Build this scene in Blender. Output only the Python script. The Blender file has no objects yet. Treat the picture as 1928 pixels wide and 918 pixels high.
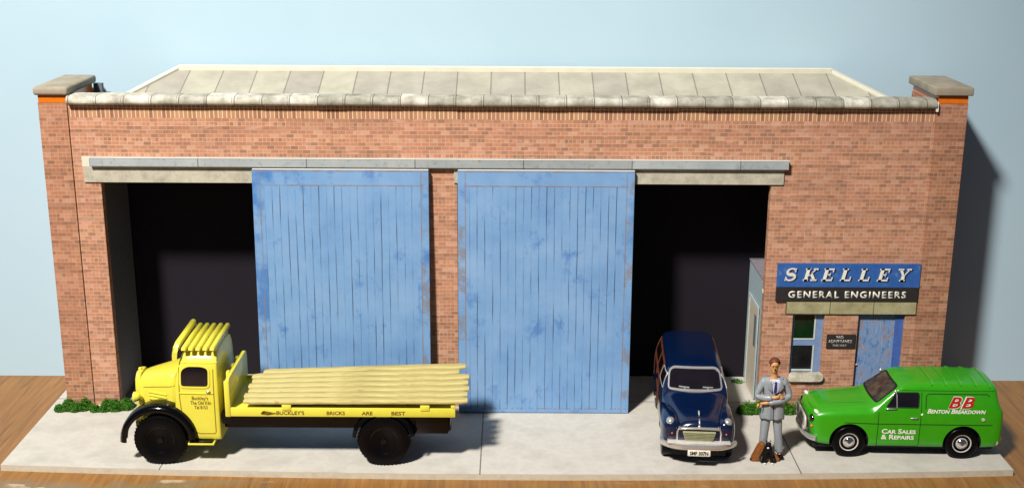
import bpy, bmesh, math, random
from mathutils import Vector, Matrix
from mathutils.bvhtree import BVHTree

random.seed(7)
S = bpy.context.scene
C = S.collection
R = math.radians

# ------------------------------------------------------------ camera
TH, RO = R(15.8), R(0.3)
F = Vector((0, math.cos(TH), -math.sin(TH)))
RX = Vector((1, 0, 0))
UP = Vector((0, math.sin(TH), math.cos(TH)))
cx = RX * math.cos(RO) + UP * math.sin(RO)
cy = -RX * math.sin(RO) + UP * math.cos(RO)
cd = bpy.data.cameras.new('camera')
cam = bpy.data.objects.new('camera', cd)
C.objects.link(cam)
cam.matrix_world = Matrix(((cx.x, cy.x, -F.x, 0), (cx.y, cy.y, -F.y, -20.5), (cx.z, cy.z, -F.z, 8.83), (0, 0, 0, 1)))
cd.sensor_width = 36
cd.lens = 2326 / 1928 * 36
cd.clip_start = .1
cd.clip_end = 500
cd.dof.use_dof = False
S.camera = cam
S.unit_settings.system = 'METRIC'

# ------------------------------------------------------------ light
w = bpy.data.worlds.new('World')
S.world = w
w.use_nodes = True
bg = w.node_tree.nodes['Background']
bg.inputs[0].default_value = (.50, .62, .95, 1)
bg.inputs[1].default_value = .105

ld = bpy.data.lights.new('desk_lamp', 'SPOT')
ld.energy = 204000
ld.color = (1, .94, .86)
ld.shadow_soft_size = 2.5
ld.spot_size = R(43)
ld.spot_blend = 1.0
lo = bpy.data.objects.new('desk_lamp', ld)
C.objects.link(lo)
lo.location = (-16.9, -30, 39)
tgt = Vector((-3.4, 0, 4.2))
lo.rotation_euler = (tgt - lo.location).to_track_quat('-Z', 'Y').to_euler()

S.view_settings.view_transform = 'Standard'
S.view_settings.look = 'None'
S.view_settings.exposure = 0
S.view_settings.gamma = 1
S.render.resolution_x, S.render.resolution_y = 1024, 487


# ------------------------------------------------------------ node helpers
def lin(r, g, b):
    f = lambda c: ((c / 255 + .055) / 1.055) ** 2.4 if c > 10 else c / 255 / 12.92
    return (f(r), f(g), f(b), 1)


class NT:
    def __init__(s, name):
        s.m = bpy.data.materials.new(name)
        s.m.use_nodes = True
        s.t = s.m.node_tree
        s.b = s.t.nodes['Principled BSDF']
        s.oc = None

    def new(s, typ, **kw):
        n = s.t.nodes.new(typ)
        for k, v in kw.items():
            setattr(n, k, v)
        return n

    def link(s, a, b):
        if isinstance(a, (int, float)):
            b.default_value = a
        elif isinstance(a, tuple):
            b.default_value = a
        else:
            s.t.links.new(a, b)

    def math(s, op, a, b=0.0, c=None):
        n = s.new('ShaderNodeMath', operation=op)
        s.link(a, n.inputs[0]); s.link(b, n.inputs[1])
        if c is not None: s.link(c, n.inputs[2])
        return n.outputs[0]

    def xyz(s):
        tc = s.new('ShaderNodeTexCoord')
        s.oc = tc.outputs['Object']
        sp = s.new('ShaderNodeSeparateXYZ')
        s.link(s.oc, sp.inputs[0])
        return sp.outputs

    def comb(s, x, y, z=0.0):
        n = s.new('ShaderNodeCombineXYZ')
        s.link(x, n.inputs[0]); s.link(y, n.inputs[1]); s.link(z, n.inputs[2])
        return n.outputs[0]

    def noise(s, vec, scale=1, detail=3, rough=.5, dist=0):
        n = s.new('ShaderNodeTexNoise')
        s.link(vec, n.inputs['Vector'])
        n.inputs['Scale'].default_value = scale
        n.inputs['Detail'].default_value = detail
        n.inputs['Roughness'].default_value = rough
        n.inputs['Distortion'].default_value = dist
        return n.outputs['Fac']

    def white(s, vec):
        n = s.new('ShaderNodeTexWhiteNoise', noise_dimensions='3D')
        s.link(vec, n.inputs['Vector'])
        return n.outputs['Value']

    def ramp(s, fac, stops, interp='LINEAR'):
        n = s.new('ShaderNodeValToRGB')
        cr = n.color_ramp
        cr.interpolation = interp
        while len(cr.elements) < len(stops): cr.elements.new(.5)
        for e, (p, c) in zip(cr.elements, stops):
            e.position = p
            e.color = c if isinstance(c, tuple) else (c, c, c, 1)
        s.link(fac, n.inputs[0])
        return n.outputs[0]

    def mix(s, fac, a, b, mode='MIX'):
        n = s.new('ShaderNodeMix', data_type='RGBA', blend_type=mode)
        s.link(fac, n.inputs['Factor'])
        s.link(a, n.inputs['A']) if False else None
        ins = [i for i in n.inputs if i.type == 'RGBA']
        s.link(a, ins[0]); s.link(b, ins[1])
        return [o for o in n.outputs if o.type == 'RGBA'][0]

    def bump(s, h, strength=.3, dist=.01):
        n = s.new('ShaderNodeBump')
        n.inputs['Strength'].default_value = strength
        n.inputs['Distance'].default_value = dist
        s.link(h, n.inputs['Height'])
        s.link(n.outputs[0], s.b.inputs['Normal'])

    def out(s, col, rough=.7, spec=.3):
        s.link(col, s.b.inputs['Base Color'])
        s.link(rough, s.b.inputs['Roughness'])
        s.b.inputs['Specular IOR Level'].default_value = spec
        return s.m


def paint(name, rgb, rough=.3, coat=.0, metal=0, var=.12, scale=9, spec=.5, bmp=.12):
    n = NT(name)
    n.xyz()
    c = lin(*rgb)
    f = n.noise(n.oc, scale, 4, .6)
    a = tuple(min(1, x * (1 + var)) for x in c[:3]) + (1,)
    b = tuple(x * (1 - var) for x in c[:3]) + (1,)
    col = n.ramp(f, [(.3, b), (.7, a)])
    n.b.inputs['Metallic'].default_value = metal
    n.b.inputs['Coat Weight'].default_value = coat
    n.b.inputs['Coat Roughness'].default_value = .08
    f2 = n.noise(n.oc, 30, 3, .6)
    if bmp: n.bump(f2, bmp, .006)
    return n.out(col, rough, spec)


def brick_mat(name, tint=(1, 1, 1), soldier=False, dark=0.0):
    n = NT(name)
    x, y, z = n.xyz()
    h = n.math('ADD', x, y)
    # hand cut paper is never quite straight
    wob = n.math('MULTIPLY', n.math('SUBTRACT', n.noise(n.oc, .6, 1), .5), .03)
    z2 = n.math('ADD', z, wob)
    if soldier:
        u, v, bw, bh = z2, h, .225, .0727
    else:
        u, v, bw, bh = h, z2, .134, .0665
    row = n.math('FLOOR', n.math('DIVIDE', v, bh))
    if soldier:
        wid = .5
        off = .14
    else:
        hd = n.math('LESS_THAN', n.math('FRACT', n.math('MULTIPLY', row, .25)), .2)
        wid = n.math('SUBTRACT', bw, n.math('MULTIPLY', hd, bw * .5))
        off = n.math('MULTIPLY', n.math('FRACT', n.math('MULTIPLY', row, .5)), bw)
    uu = n.math('DIVIDE', n.math('ADD', u, off), wid)
    col = n.math('FLOOR', uu)
    rnd = n.white(n.comb(col, row, 3.3))
    rnd2 = n.white(n.comb(col, row, 9.1))
    # clusters of dark bricks
    cl = n.noise(n.comb(n.math('MULTIPLY', h, .8), n.math('MULTIPLY', row, .35), 0.0), 2.2, 2)
    r1 = n.math('ADD', rnd, n.math('MULTIPLY', n.math('SUBTRACT', cl, .5), 1.1))
    if soldier:
        stops = [(.0, lin(120, 92, 70)), (.3, lin(158, 124, 92)), (.6, lin(176, 142, 108)), (.8, lin(136, 100, 76)), (1, lin(104, 78, 62))]
    else:
        stops = [(.0, lin(196, 158, 136)), (.15, lin(194, 152, 126)), (.22, lin(180, 126, 96)), (.60, lin(172, 116, 86)),
                 (.76, lin(152, 104, 80)), (.88, lin(122, 88, 72)), (1, lin(104, 78, 66))]
    bc = n.ramp(r1, stops)
    bc = n.mix(.3, bc, n.ramp(rnd2, [(0, lin(158, 100, 70)), (1, lin(184, 132, 96))]))
    fu, fv = n.math('FRACT', uu), n.math('FRACT', n.math('DIVIDE', v, bh))
    mu = n.math('LESS_THAN', n.math('MULTIPLY', fu, wid), .011)
    mv = n.math('LESS_THAN', fv, .2)
    mo = n.math('MAXIMUM', mu, mv)
    bc = n.mix(n.math('MULTIPLY', mo, .9 if soldier else .55), bc, lin(216, 184, 146) if not soldier else lin(226, 200, 160))
    big = n.noise(n.oc, .7, 3, .6)
    bc = n.mix(n.ramp(big, [(.35, 0.0), (.7, .30)]), bc, lin(188, 130, 114))
    bc = n.mix(n.ramp(n.noise(n.oc, 14, 4, .7), [(.45, 0.0), (.9, .35)]), bc, lin(120, 80, 62))
    if not soldier: bc = n.mix(.22, bc, lin(176, 138, 120))
    rowr = n.white(n.comb(row, n.math('FLOOR', n.math('DIVIDE', h, 1.9)), 5.0))
    if not soldier: bc = n.mix(n.ramp(rowr, [(.55, 0.0), (1, .42)]), bc, lin(128, 96, 76))
    pk = n.noise(n.comb(n.math('MULTIPLY', h, 1.0), n.math('MULTIPLY', z2, 4.0), 0.0), 2.4, 2, .6)
    if not soldier: bc = n.mix(n.ramp(pk, [(.6, 0.0), (.68, .45)], 'LINEAR'), bc, lin(200, 156, 138))
    bc = n.mix(1.0, bc, tint + (1,), 'MULTIPLY')
    n.bump(n.math('SUBTRACT', 1.0, mo), .25, .004)
    return n.out(bc, .75, .25)


def stone_mat(name, a, b, c, scale=5, seg=None, seg_tone=.25, off=0.0, dots=.3, rough=.8):
    n = NT(name)
    x, y, z = n.xyz()
    f = n.noise(n.oc, scale, 5, .65)
    col = n.ramp(f, [(.25, lin(*a)), (.5, lin(*b)), (.75, lin(*c))])
    if seg:
        cell = n.math('DIVIDE', n.math('SUBTRACT', x, off), seg)
        rv = n.white(n.comb(n.math('FLOOR', cell), 1.0, 2.0))
        col = n.mix(1.0, col, n.ramp(rv, [(0, (1 - seg_tone, 1 - seg_tone, 1 - seg_tone * 1.1, 1)), (1, (1.1, 1.1, 1.08, 1))]), 'MULTIPLY')
        fr = n.math('FRACT', cell)
        ln = n.math('LESS_THAN', n.math('MULTIPLY', fr, seg), .016)
        col = n.mix(n.math('MULTIPLY', ln, .75), col, lin(60, 48, 44))
    sp = n.noise(n.oc, scale * 6, 3, .7)
    col = n.mix(n.ramp(sp, [(.55, 0.0), (.75, dots)]), col, lin(70, 68, 50))
    n.bump(f, .3, .01)
    return n.out(col, rough, .3)


# ------------------------------------------------------------ mesh helpers
class MB:
    def __init__(s):
        s.b = bmesh.new()

    def box(s, x0, x1, y0, y1, z0, z1, bev=0, seg=2):
        g = bmesh.ops.create_cube(s.b, size=1)['verts']
        for v in g:
            v.co = Vector((x0 + (v.co.x + .5) * (x1 - x0), y0 + (v.co.y + .5) * (y1 - y0), z0 + (v.co.z + .5) * (z1 - z0)))
        if bev:
            es = list({e for v in g for e in v.link_edges})
            bmesh.ops.bevel(s.b, geom=es, offset=bev, segments=seg, affect='EDGES', profile=.5)
        return s

    def cyl(s, p0, p1, r0, r1=None, n=24, cap=True):
        p0, p1 = Vector(p0), Vector(p1)
        if r1 is None: r1 = r0
        d = p1 - p0
        q = d.to_track_quat('Z', 'Y').to_matrix().to_4x4()
        bmesh.ops.create_cone(s.b, cap_ends=cap, segments=n, radius1=r0, radius2=r1, depth=d.length,
                              matrix=Matrix.Translation((p0 + p1) / 2) @ q)
        return s

    def lathe(s, prof, c, axis='Y', n=40):
        """prof: list of (r, a) revolved about an axis through c"""
        rings = []
        for r, a in prof:
            ring = []
            for k in range(n):
                t = 2 * math.pi * k / n
                if axis == 'Y': p = (c[0] + r * math.cos(t), c[1] + a, c[2] + r * math.sin(t))
                elif axis == 'X': p = (c[0] + a, c[1] + r * math.cos(t), c[2] + r * math.sin(t))
                else: p = (c[0] + r * math.cos(t), c[1] + r * math.sin(t), c[2] + a)
                ring.append(s.b.verts.new(p))
            rings.append(ring)
        for A, B in zip(rings, rings[1:]):
            for k in range(n):
                s.b.faces.new((A[k], A[(k + 1) % n], B[(k + 1) % n], B[k]))
        for ring in (rings[0], rings[-1]):
            s.b.faces.new(ring)
        return s

    def tube(s, pts, r, n=10):
        pts = [Vector(p) for p in pts]
        rr = r if isinstance(r, (list, tuple)) else [r] * len(pts)
        rings = []
        for i, p in enumerate(pts):
            d = (pts[min(i + 1, len(pts) - 1)] - pts[max(i - 1, 0)]).normalized()
            u = d.orthogonal() if i == 0 else (u - d * u.dot(d))
            u.normalize()
            v = d.cross(u)
            rings.append([s.b.verts.new(p + (u * math.cos(2 * math.pi * k / n) + v * math.sin(2 * math.pi * k / n)) * rr[i]) for k in range(n)])
        for A, B in zip(rings, rings[1:]):
            for k in range(n):
                s.b.faces.new((A[k], A[(k + 1) % n], B[(k + 1) % n], B[k]))
        s.b.faces.new(rings[0]); s.b.faces.new(rings[-1])
        return s

    def sweep(s, pts, prof, closed_prof=True):
        """pts: list of frames (origin, a, b); prof: list of (p, q)"""
        rings = [[s.b.verts.new(Vector(o) + Vector(a) * p + Vector(b) * q) for p, q in prof] for o, a, b in pts]
        n = len(prof)
        for A, B in zip(rings, rings[1:]):
            for k in range(n if closed_prof else n - 1):
                s.b.faces.new((A[k], A[(k + 1) % n], B[(k + 1) % n], B[k]))
        if closed_prof:
            s.b.faces.new(rings[0]); s.b.faces.new(rings[-1])
        return s

    def prism(s, pts, a0, a1, plane='XZ', bev=0):
        f = {'XZ': lambda p, a: (p[0], a, p[1]), 'YZ': lambda p, a: (a, p[0], p[1]), 'XY': lambda p, a: (p[0], p[1], a)}[plane]
        A = [s.b.verts.new(f(p, a0)) for p in pts]
        B = [s.b.verts.new(f(p, a1)) for p in pts]
        fs = [s.b.faces.new(A), s.b.faces.new(B)]
        n = len(pts)
        for k in range(n):
            fs.append(s.b.faces.new((A[k], A[(k + 1) % n], B[(k + 1) % n], B[k])))
        if bev:
            bmesh.ops.bevel(s.b, geom=list({e for q in fs for e in q.edges}), offset=bev, segments=2, affect='EDGES', profile=.5)
        return s

    def ball(s, c, r, sc=(1, 1, 1), n=16):
        bmesh.ops.create_uvsphere(s.b, u_segments=n, v_segments=n // 2 + 2, radius=r,
                                  matrix=Matrix.Translation(c) @ Matrix.Diagonal((*sc, 1)))
        return s

    def mesh(s, name='mesh'):
        bmesh.ops.recalc_face_normals(s.b, faces=s.b.faces[:])
        m = bpy.data.meshes.new(name)
        s.b.to_mesh(m)
        s.b.free()
        return m

    def build(s, name, mat, parent=None, smooth=None):
        return part(name, s.mesh(name), mat, parent, smooth)


def part(name, me, mat, parent=None, smooth=None, label=None):
    o = bpy.data.objects.new(name, me)
    me.name = name
    C.objects.link(o)
    if mat:
        for m in (mat if isinstance(mat, (list, tuple)) else [mat]):
            me.materials.append(m)
    if parent: o.parent = parent
    if smooth is not None:
        me.shade_smooth()
        if smooth < 180:
            me.set_sharp_from_angle(angle=R(smooth))
    if label: o['label'] = label
    return o


def thing(name, label, cat, loc=(0, 0, 0), rz=0, group=None):
    o = bpy.data.objects.new(name, None)
    o.empty_display_size = .2
    C.objects.link(o)
    o.location = loc
    o.rotation_euler = (0, 0, rz)
    return tag(o, label, cat, group)


def tag(o, label, cat, group=None):
    o['label'] = label
    o['category'] = cat
    if group: o['group'] = group
    return o


def evalmesh(me, mods):
    """apply modifiers to a mesh and return the result"""
    o = bpy.data.objects.new('work', me)
    C.objects.link(o)
    extra = mods(o) or []
    bpy.context.view_layer.update()
    dg = bpy.context.evaluated_depsgraph_get()
    r = bpy.data.meshes.new_from_object(o.evaluated_get(dg), depsgraph=dg)
    for q in [o] + list(extra):
        bpy.data.objects.remove(q)
    return r


def loft(secs, sub=2):
    """secs: list of (x, half ring [(y, z), ...] from bottom centre to top centre). x may be a list per point"""
    b = bmesh.new()
    rings = []
    for x, hp in secs:
        n = len(hp)
        xs = x if isinstance(x, (list, tuple)) else [x] * n
        ring = [b.verts.new((xs[i], -hp[i][0], hp[i][1])) for i in range(n)]
        ring += [b.verts.new((xs[i], hp[i][0], hp[i][1])) for i in range(n - 2, 0, -1)]
        rings.append(ring)
    n = len(rings[0])
    for A, B in zip(rings, rings[1:]):
        for k in range(n):
            b.faces.new((A[k], A[(k + 1) % n], B[(k + 1) % n], B[k]))
    for ring in (rings[0], rings[-1]):
        # cap by quad strips between the two halves
        h = n // 2
        for k in range(0, h):
            a, c_, d, e = ring[k], ring[k + 1], ring[(n - k - 1) % n], ring[(n - k) % n]
            vs = []
            for v in (a, c_, d, e):
                if v not in vs: vs.append(v)
            if len(vs) >= 3: b.faces.new(vs)
    bmesh.ops.recalc_face_normals(b, faces=b.faces[:])
    me = bpy.data.meshes.new('loft')
    b.to_mesh(me); b.free()
    if sub:
        def mods(o):
            m = o.modifiers.new('s', 'SUBSURF'); m.levels = sub; m.render_levels = sub
        me = evalmesh(me, mods)
    return me


def carve(me, cutters):
    """cutters: list of (x, z, r, y0, y1) wheel wells"""
    def mods(o):
        ex = []
        for i, (x, z, r, y0, y1) in enumerate(cutters):
            c = MB().cyl((x, y0, z), (x, y1, z), r, n=48).mesh()
            q = bpy.data.objects.new('cut', c)
            C.objects.link(q)
            q.hide_render = True
            m = o.modifiers.new('b%d' % i, 'BOOLEAN')
            m.operation = 'DIFFERENCE'; m.solver = 'EXACT'; m.object = q
            ex.append(q)
        return ex
    out = evalmesh(me, mods)
    for p in out.polygons:
        c = p.center
        for (x, z, r, y0, y1) in cutters:
            d = math.hypot(c.x - x, c.z - z)
            if y0 - .01 < c.y < y1 + .01 and (d < r + .004 and d > r * .9 and abs(p.normal.y) < .5 or (d < r and abs(p.normal.y) > .9 and (abs(c.y - y0) < .02 or abs(c.y - y1) < .02))):
                p.material_index = 1
    return out


class Skin:
    """casts flat shapes onto a body"""
    def __init__(s, me):
        b = bmesh.new(); b.from_mesh(me)
        s.t = BVHTree.FromBMesh(b)
        b.free()

    def cast(s, me, axis, off=.004, step=.05, thick=0):
        """axis 'side' (x,z) from -y; 'far' (x,z) from +y; 'front' (y,z) from -x; 'back'; 'top' (x,y).  me is flat in its xy"""
        b = bmesh.new(); b.from_mesh(me)
        if step:
            for ax in (0, 1):
                vals = [v.co[ax] for v in b.verts]
                lo_, hi = min(vals), max(vals)
                k = math.ceil(lo_ / step) * step
                while k < hi:
                    co = Vector((0, 0, 0)); co[ax] = k
                    no = Vector((0, 0, 0)); no[ax] = 1
                    bmesh.ops.bisect_plane(b, geom=b.verts[:] + b.edges[:] + b.faces[:], plane_co=co, plane_no=no)
                    k += step
        bmesh.ops.triangulate(b, faces=b.faces[:])
        dead = []
        nor = {}
        for v in b.verts:
            a, c = v.co.x, v.co.y
            o, d = {'side': ((a, -9, c), (0, 1, 0)), 'far': ((a, 9, c), (0, -1, 0)), 'front': ((-9, a, c), (1, 0, 0)),
                    'back': ((9, a, c), (-1, 0, 0)), 'top': ((a, c, 9), (0, 0, -1))}[axis]
            best = None
            for e1, e2 in ((0, 0), (7e-4, 4e-4), (-5e-4, 8e-4), (4e-4, -9e-4)):
                j = Vector((e1, e2, 0)) if axis == 'top' else (Vector((0, e1, e2)) if axis in ('front', 'back') else Vector((e1, 0, e2)))
                q = s.t.ray_cast(Vector(o) + j, Vector(d))
                if q[0] is not None and (best is None or q[3] < best[3]): best = q
            if best is None: dead.append(v); continue
            hit, no, i, dist = best
            if no.dot(Vector(d)) > 0: no = -no
            v.co = hit + no * off
            nor[v] = no.copy()
        if dead: bmesh.ops.delete(b, geom=dead, context='VERTS')
        if thick:
            top = [v for v in b.verts]
            low = {v: b.verts.new(v.co + nor[v] * thick) for v in top}
            bound = [e for e in b.edges if len(e.link_faces) == 1]
            for e in bound:
                f_ = e.link_faces[0]
                q = [l for l in f_.loops if l.edge == e][0]
                v1, v2 = q.vert, q.link_loop_next.vert
                b.faces.new((v2, v1, low[v1], low[v2]))
            bmesh.ops.recalc_face_normals(b, faces=b.faces[:])
        m = bpy.data.meshes.new('cast')
        b.to_mesh(m); b.free()
        return m


def flat(pts):
    b = bmesh.new()
    b.faces.new([b.verts.new((p[0], p[1], 0)) for p in pts])
    m = bpy.data.meshes.new('flat'); b.to_mesh(m); b.free()
    return m


def rnd(pts, r, n=4):
    """round the corners of a polygon"""
    out = []
    N = len(pts)
    for i in range(N):
        p = Vector(pts[i]); a = Vector(pts[i - 1]); c = Vector(pts[(i + 1) % N])
        da, dc = (a - p), (c - p)
        ra = min(r, da.length * .45); rc = min(r, dc.length * .45)
        A = p + da.normalized() * ra; B = p + dc.normalized() * rc
        for k in range(n + 1):
            t = k / n
            q = A * (1 - t) ** 2 + p * 2 * t * (1 - t) + B * t ** 2
            out.append((q.x, q.y))
    return out


def ringmesh(pts, t):
    """flat band following a closed polygon, width t inward"""
    b = bmesh.new()
    N = len(pts)
    o = [b.verts.new((p[0], p[1], 0)) for p in pts]
    cxx = sum(p[0] for p in pts) / N; cyy = sum(p[1] for p in pts) / N
    inn = []
    for i in range(N):
        p = Vector(pts[i]); a = Vector(pts[i - 1]); c = Vector(pts[(i + 1) % N])
        d = (c - a)
        nn = Vector((-d.y, d.x)).normalized()
        if nn.dot(Vector((cxx, cyy)) - p) < 0: nn = -nn
        q = p + nn * t
        inn.append(b.verts.new((q.x, q.y, 0)))
    for i in range(N):
        b.faces.new((o[i], o[(i + 1) % N], inn[(i + 1) % N], inn[i]))
    m = bpy.data.meshes.new('ring'); b.to_mesh(m); b.free()
    return m


def line2(pts, t):
    """flat stroke along a polyline"""
    b = bmesh.new()
    pts = [Vector(p) for p in pts]
    L = []
    for i, p in enumerate(pts):
        d = (pts[min(i + 1, len(pts) - 1)] - pts[max(0, i - 1)]).normalized()
        nn = Vector((-d.y, d.x)) * t / 2
        L.append((b.verts.new((*(p + nn), 0)), b.verts.new((*(p - nn), 0))))
    for A, B in zip(L, L[1:]):
        b.faces.new((A[0], B[0], B[1], A[1]))
    m = bpy.data.meshes.new('line'); b.to_mesh(m); b.free()
    return m


def textmesh(txt, size, width=None, shear=0, bold=0, spacing=1, align='CENTER', smallcaps=False):
    cu = bpy.data.curves.new('t', 'FONT')
    cu.body = txt
    cu.size = size
    cu.shear = shear
    cu.offset = bold
    cu.space_character = spacing
    cu.align_x = align
    cu.resolution_u = 3
    if smallcaps:
        cu.small_caps_scale = .8
        for i, ch in enumerate(txt):
            if ch.islower(): cu.body_format[i].use_small_caps = True
    o = bpy.data.objects.new('t', cu)
    C.objects.link(o)
    bpy.context.view_layer.update()
    dg = bpy.context.evaluated_depsgraph_get()
    me = bpy.data.meshes.new_from_object(o.evaluated_get(dg), depsgraph=dg)
    bpy.data.objects.remove(o)
    if width:
        xs = [v.co.x for v in me.vertices]
        k = width / (max(xs) - min(xs))
        for v in me.vertices: v.co.x *= k
    me.materials.clear()
    return me


def joinm(*ms):
    b = bmesh.new()
    for m in ms: b.from_mesh(m)
    r = bpy.data.meshes.new('j'); b.to_mesh(r); b.free()
    return r


def shift(me, x, y, z=0):
    for v in me.vertices:
        v.co.x += x; v.co.y += y; v.co.z += z
    return me


def onwall(me, y, depth=.004):
    """flat mesh in xy -> standing in xz at Y=y with a little thickness"""
    b = bmesh.new(); b.from_mesh(me)
    for v in b.verts:
        v.co = Vector((v.co.x, y, v.co.y))
    ret = bmesh.ops.extrude_face_region(b, geom=b.faces[:])
    for g in ret['geom']:
        if isinstance(g, bmesh.types.BMVert): g.co.y += depth
    bmesh.ops.recalc_face_normals(b, faces=b.faces[:])
    m = bpy.data.meshes.new('w'); b.to_mesh(m); b.free()
    return m


# ------------------------------------------------------------ plain materials
M = {}
M['black_plastic'] = paint('black gloss plastic', (5, 5, 7), .14, .15, var=.2, spec=.25, bmp=.0)
M['tyre'] = paint('black tyre rubber', (6, 6, 8), .28, var=.2, spec=.13, bmp=0)
M['dark'] = paint('dark hollow', (5, 5, 7), .7)
M['glass'] = paint('dark window', (20, 16, 22), .08, .5, var=.35, scale=3)
M['yellow'] = paint('yellow enamel', (214, 206, 70), .3, .3, var=.03, bmp=.06)
M['green'] = paint('green enamel', (48, 148, 12), .28, .35, var=.05, bmp=.05)
M['navy'] = paint('navy enamel', (5, 22, 54), .2, .5, var=.05, bmp=.04)
M['chrome'] = paint('silver paint', (206, 206, 204), .26, .1, metal=.7, var=.06)
M['silver'] = paint('matt silver', (200, 196, 190), .4, metal=.2, var=.08)
M['white'] = paint('white print', (225, 222, 212), .5, var=.03)
M['red'] = paint('red print', (170, 24, 14), .5)
M['ink'] = paint('dark brown print', (104, 74, 20), .6)
M['green_light'] = paint('light green edge', (120, 172, 76), .4)
M['seam'] = paint('panel line', (12, 52, 6), .6)
M['yseam'] = paint('yellow panel line', (132, 108, 12), .6)
M['dogblack'] = paint('matt black', (10, 9, 12), .5, spec=.2, bmp=0)
M['hub'] = paint('bright hub cap', (235, 235, 235), .1, metal=1, var=.02)
M['wood_trim'] = paint('brown wood trim', (92, 48, 22), .5, var=.3)
M['cream'] = paint('cream plastic grille', (170, 172, 138), .5, var=.1)

# ------------------------------------------------------------ the setting
def structure(name, me, mat):
    o = part(name, me, mat)
    o['kind'] = 'structure'
    return o


# wooden table
n = NT('table wood')
x, y, z = n.xyz()
gr = n.noise(n.comb(n.math('MULTIPLY', x, 6.0), n.math('MULTIPLY', y, .35), z), 1.6, 5, .65, .6)
fine = n.noise(n.comb(n.math('MULTIPLY', x, 40.0), n.math('MULTIPLY', y, .8), z), 1.5, 4, .7)
col = n.ramp(gr, [(.25, lin(108, 74, 34)), (.5, lin(142, 98, 44)), (.75, lin(162, 116, 58))])
col = n.mix(n.ramp(fine, [(.4, 0.0), (.75, .4)]), col, lin(80, 48, 20))
# old paint marks near the front
pm = n.noise(n.comb(n.math('MULTIPLY', x, 1.0), n.math('MULTIPLY', y, 2.4), z), 1.3, 6, .7)
near = n.math('LESS_THAN', y, -2.7)
left = n.math('MULTIPLY', near, n.ramp(n.math('MULTIPLY', n.math('ADD', x, 8.5), .2), [(.0, .8), (.75, .75), (1, .15)]))
col = n.mix(n.math('MULTIPLY', left, n.ramp(pm, [(.44, 0.0), (.53, .8)])), col, lin(120, 110, 86))
pw = n.noise(n.comb(n.math('MULTIPLY', x, .8), n.math('MULTIPLY', y, 2.0), 4.0), 1.7, 3, .6)
col = n.mix(n.math('MULTIPLY', left, n.ramp(pw, [(.62, 0.0), (.66, .9)])), col, lin(186, 168, 140))
n.bump(fine, .15, .01)
n.out(col, .42, .45)
b = MB(); b.box(-30, 30, -16, 8, -1.2, -.11)
structure('table_top', b.mesh(), n.m)

# pale blue card behind
n = NT('blue card')
n.xyz()
f = n.noise(n.oc, .35, 3)
col = n.ramp(f, [(.3, lin(167, 193, 208)), (.7, lin(172, 197, 211))])
n.bump(n.noise(n.oc, 60, 2), .05, .004)
n.out(col, .85, .15)
b = MB(); b.box(-30, 30, 1.64, 1.70, -.109, 14)
structure('backdrop', b.mesh(), n.m)

# pavement card
n = NT('printed paving card')
x, y, z = n.xyz()
f1 = n.noise(n.oc, 1.6, 5, .6)
f2 = n.noise(n.oc, 9, 4, .6)
col = n.ramp(f1, [(.3, lin(174, 171, 163)), (.55, lin(190, 187, 179)), (.75, lin(180, 175, 167))])
col = n.mix(n.ramp(f2, [(.4, 0.0), (.75, .22)]), col, lin(156, 151, 138))
m_ = None
for jx in (-5.6, -.49, 4.62):
    j = n.math('LESS_THAN', n.math('ABSOLUTE', n.math('SUBTRACT', x, jx)), .011)
    m_ = j if m_ is None else n.math('MAXIMUM', m_, j)
jy = n.math('LESS_THAN', n.math('ABSOLUTE', n.math('SUBTRACT', y, .27)), .012)
m_ = n.math('MAXIMUM', m_, jy)
col = n.mix(n.math('MULTIPLY', m_, .8), col, lin(84, 76, 68))
ed = n.math('LESS_THAN', z, -.012)
col = n.mix(ed, col, n.ramp(f2, [(.3, lin(176, 168, 150)), (.8, lin(196, 188, 168))]))
n.bump(f2, .12, .006)
n.out(col, .8, .2)
N = 60
front = []
for i in range(N + 1):
    t = -8.18 + 16.24 * i / N
    front.append((t, -2.66 + .24 * ((t + .07) / 8.12) ** 2 + random.uniform(-.004, .004)))
outline = front + [(8.06, 1.63), (-8.22, 1.63)]
b = MB(); b.prism(outline, -.108, 0, 'XY')
structure('pavement', b.mesh(), n.m)

# ------------------------------------------------------------ the warehouse
MB_brick = brick_mat('printed brick')
MB_side = brick_mat('printed brick on end piers', (.84, .80, .76))
MB_sold = brick_mat('printed soldier course', soldier=True)
M['stone'] = stone_mat('grey lintel stone', (140, 137, 124), (172, 168, 152), (190, 186, 170), 4, dots=.35)
M['lintel2'] = stone_mat('green grey lintel stone', (124, 120, 88), (154, 148, 112), (170, 164, 130), 4, dots=.3)
M['rail'] = stone_mat('grey painted rail', (138, 148, 154), (150, 158, 162), (164, 170, 172), 1.6, seg=1.83, seg_tone=.16, off=-7.14, dots=.5, rough=.5)
M['coping'] = stone_mat('coping stones', (124, 121, 108), (180, 177, 166), (224, 223, 218), 4, seg=.4605, seg_tone=.42, off=-7.4, dots=.35)
M['cap'] = stone_mat('cap card', (126, 118, 102), (148, 139, 122), (164, 154, 136), 3, dots=.12)
M['orange'] = paint('bare orange band', (214, 110, 10), .3, .3, var=.1)
M['slate_card'] = paint('dark blue grey card', (92, 104, 114), .7)
M['inner'] = paint('grey inner card', (92, 92, 96), .8)
M['blackcard'] = paint('black card', (25, 21, 29), .85, var=.15, scale=30, spec=.2)
M['trim'] = paint('cream roof edge', (200, 198, 180), .7, var=.06, scale=3)
M['officewall'] = paint('pale blue grey card', (150, 170, 178), .75, var=.05)
M['officeroof'] = paint('grey card roof', (128, 122, 130), .75)
M['officedoor'] = paint('cream door card', (186, 178, 160), .7, var=.08, scale=5)

bld = thing('warehouse', 'red brick warehouse with tall blue sliding doors and an office entrance', 'building')

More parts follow.
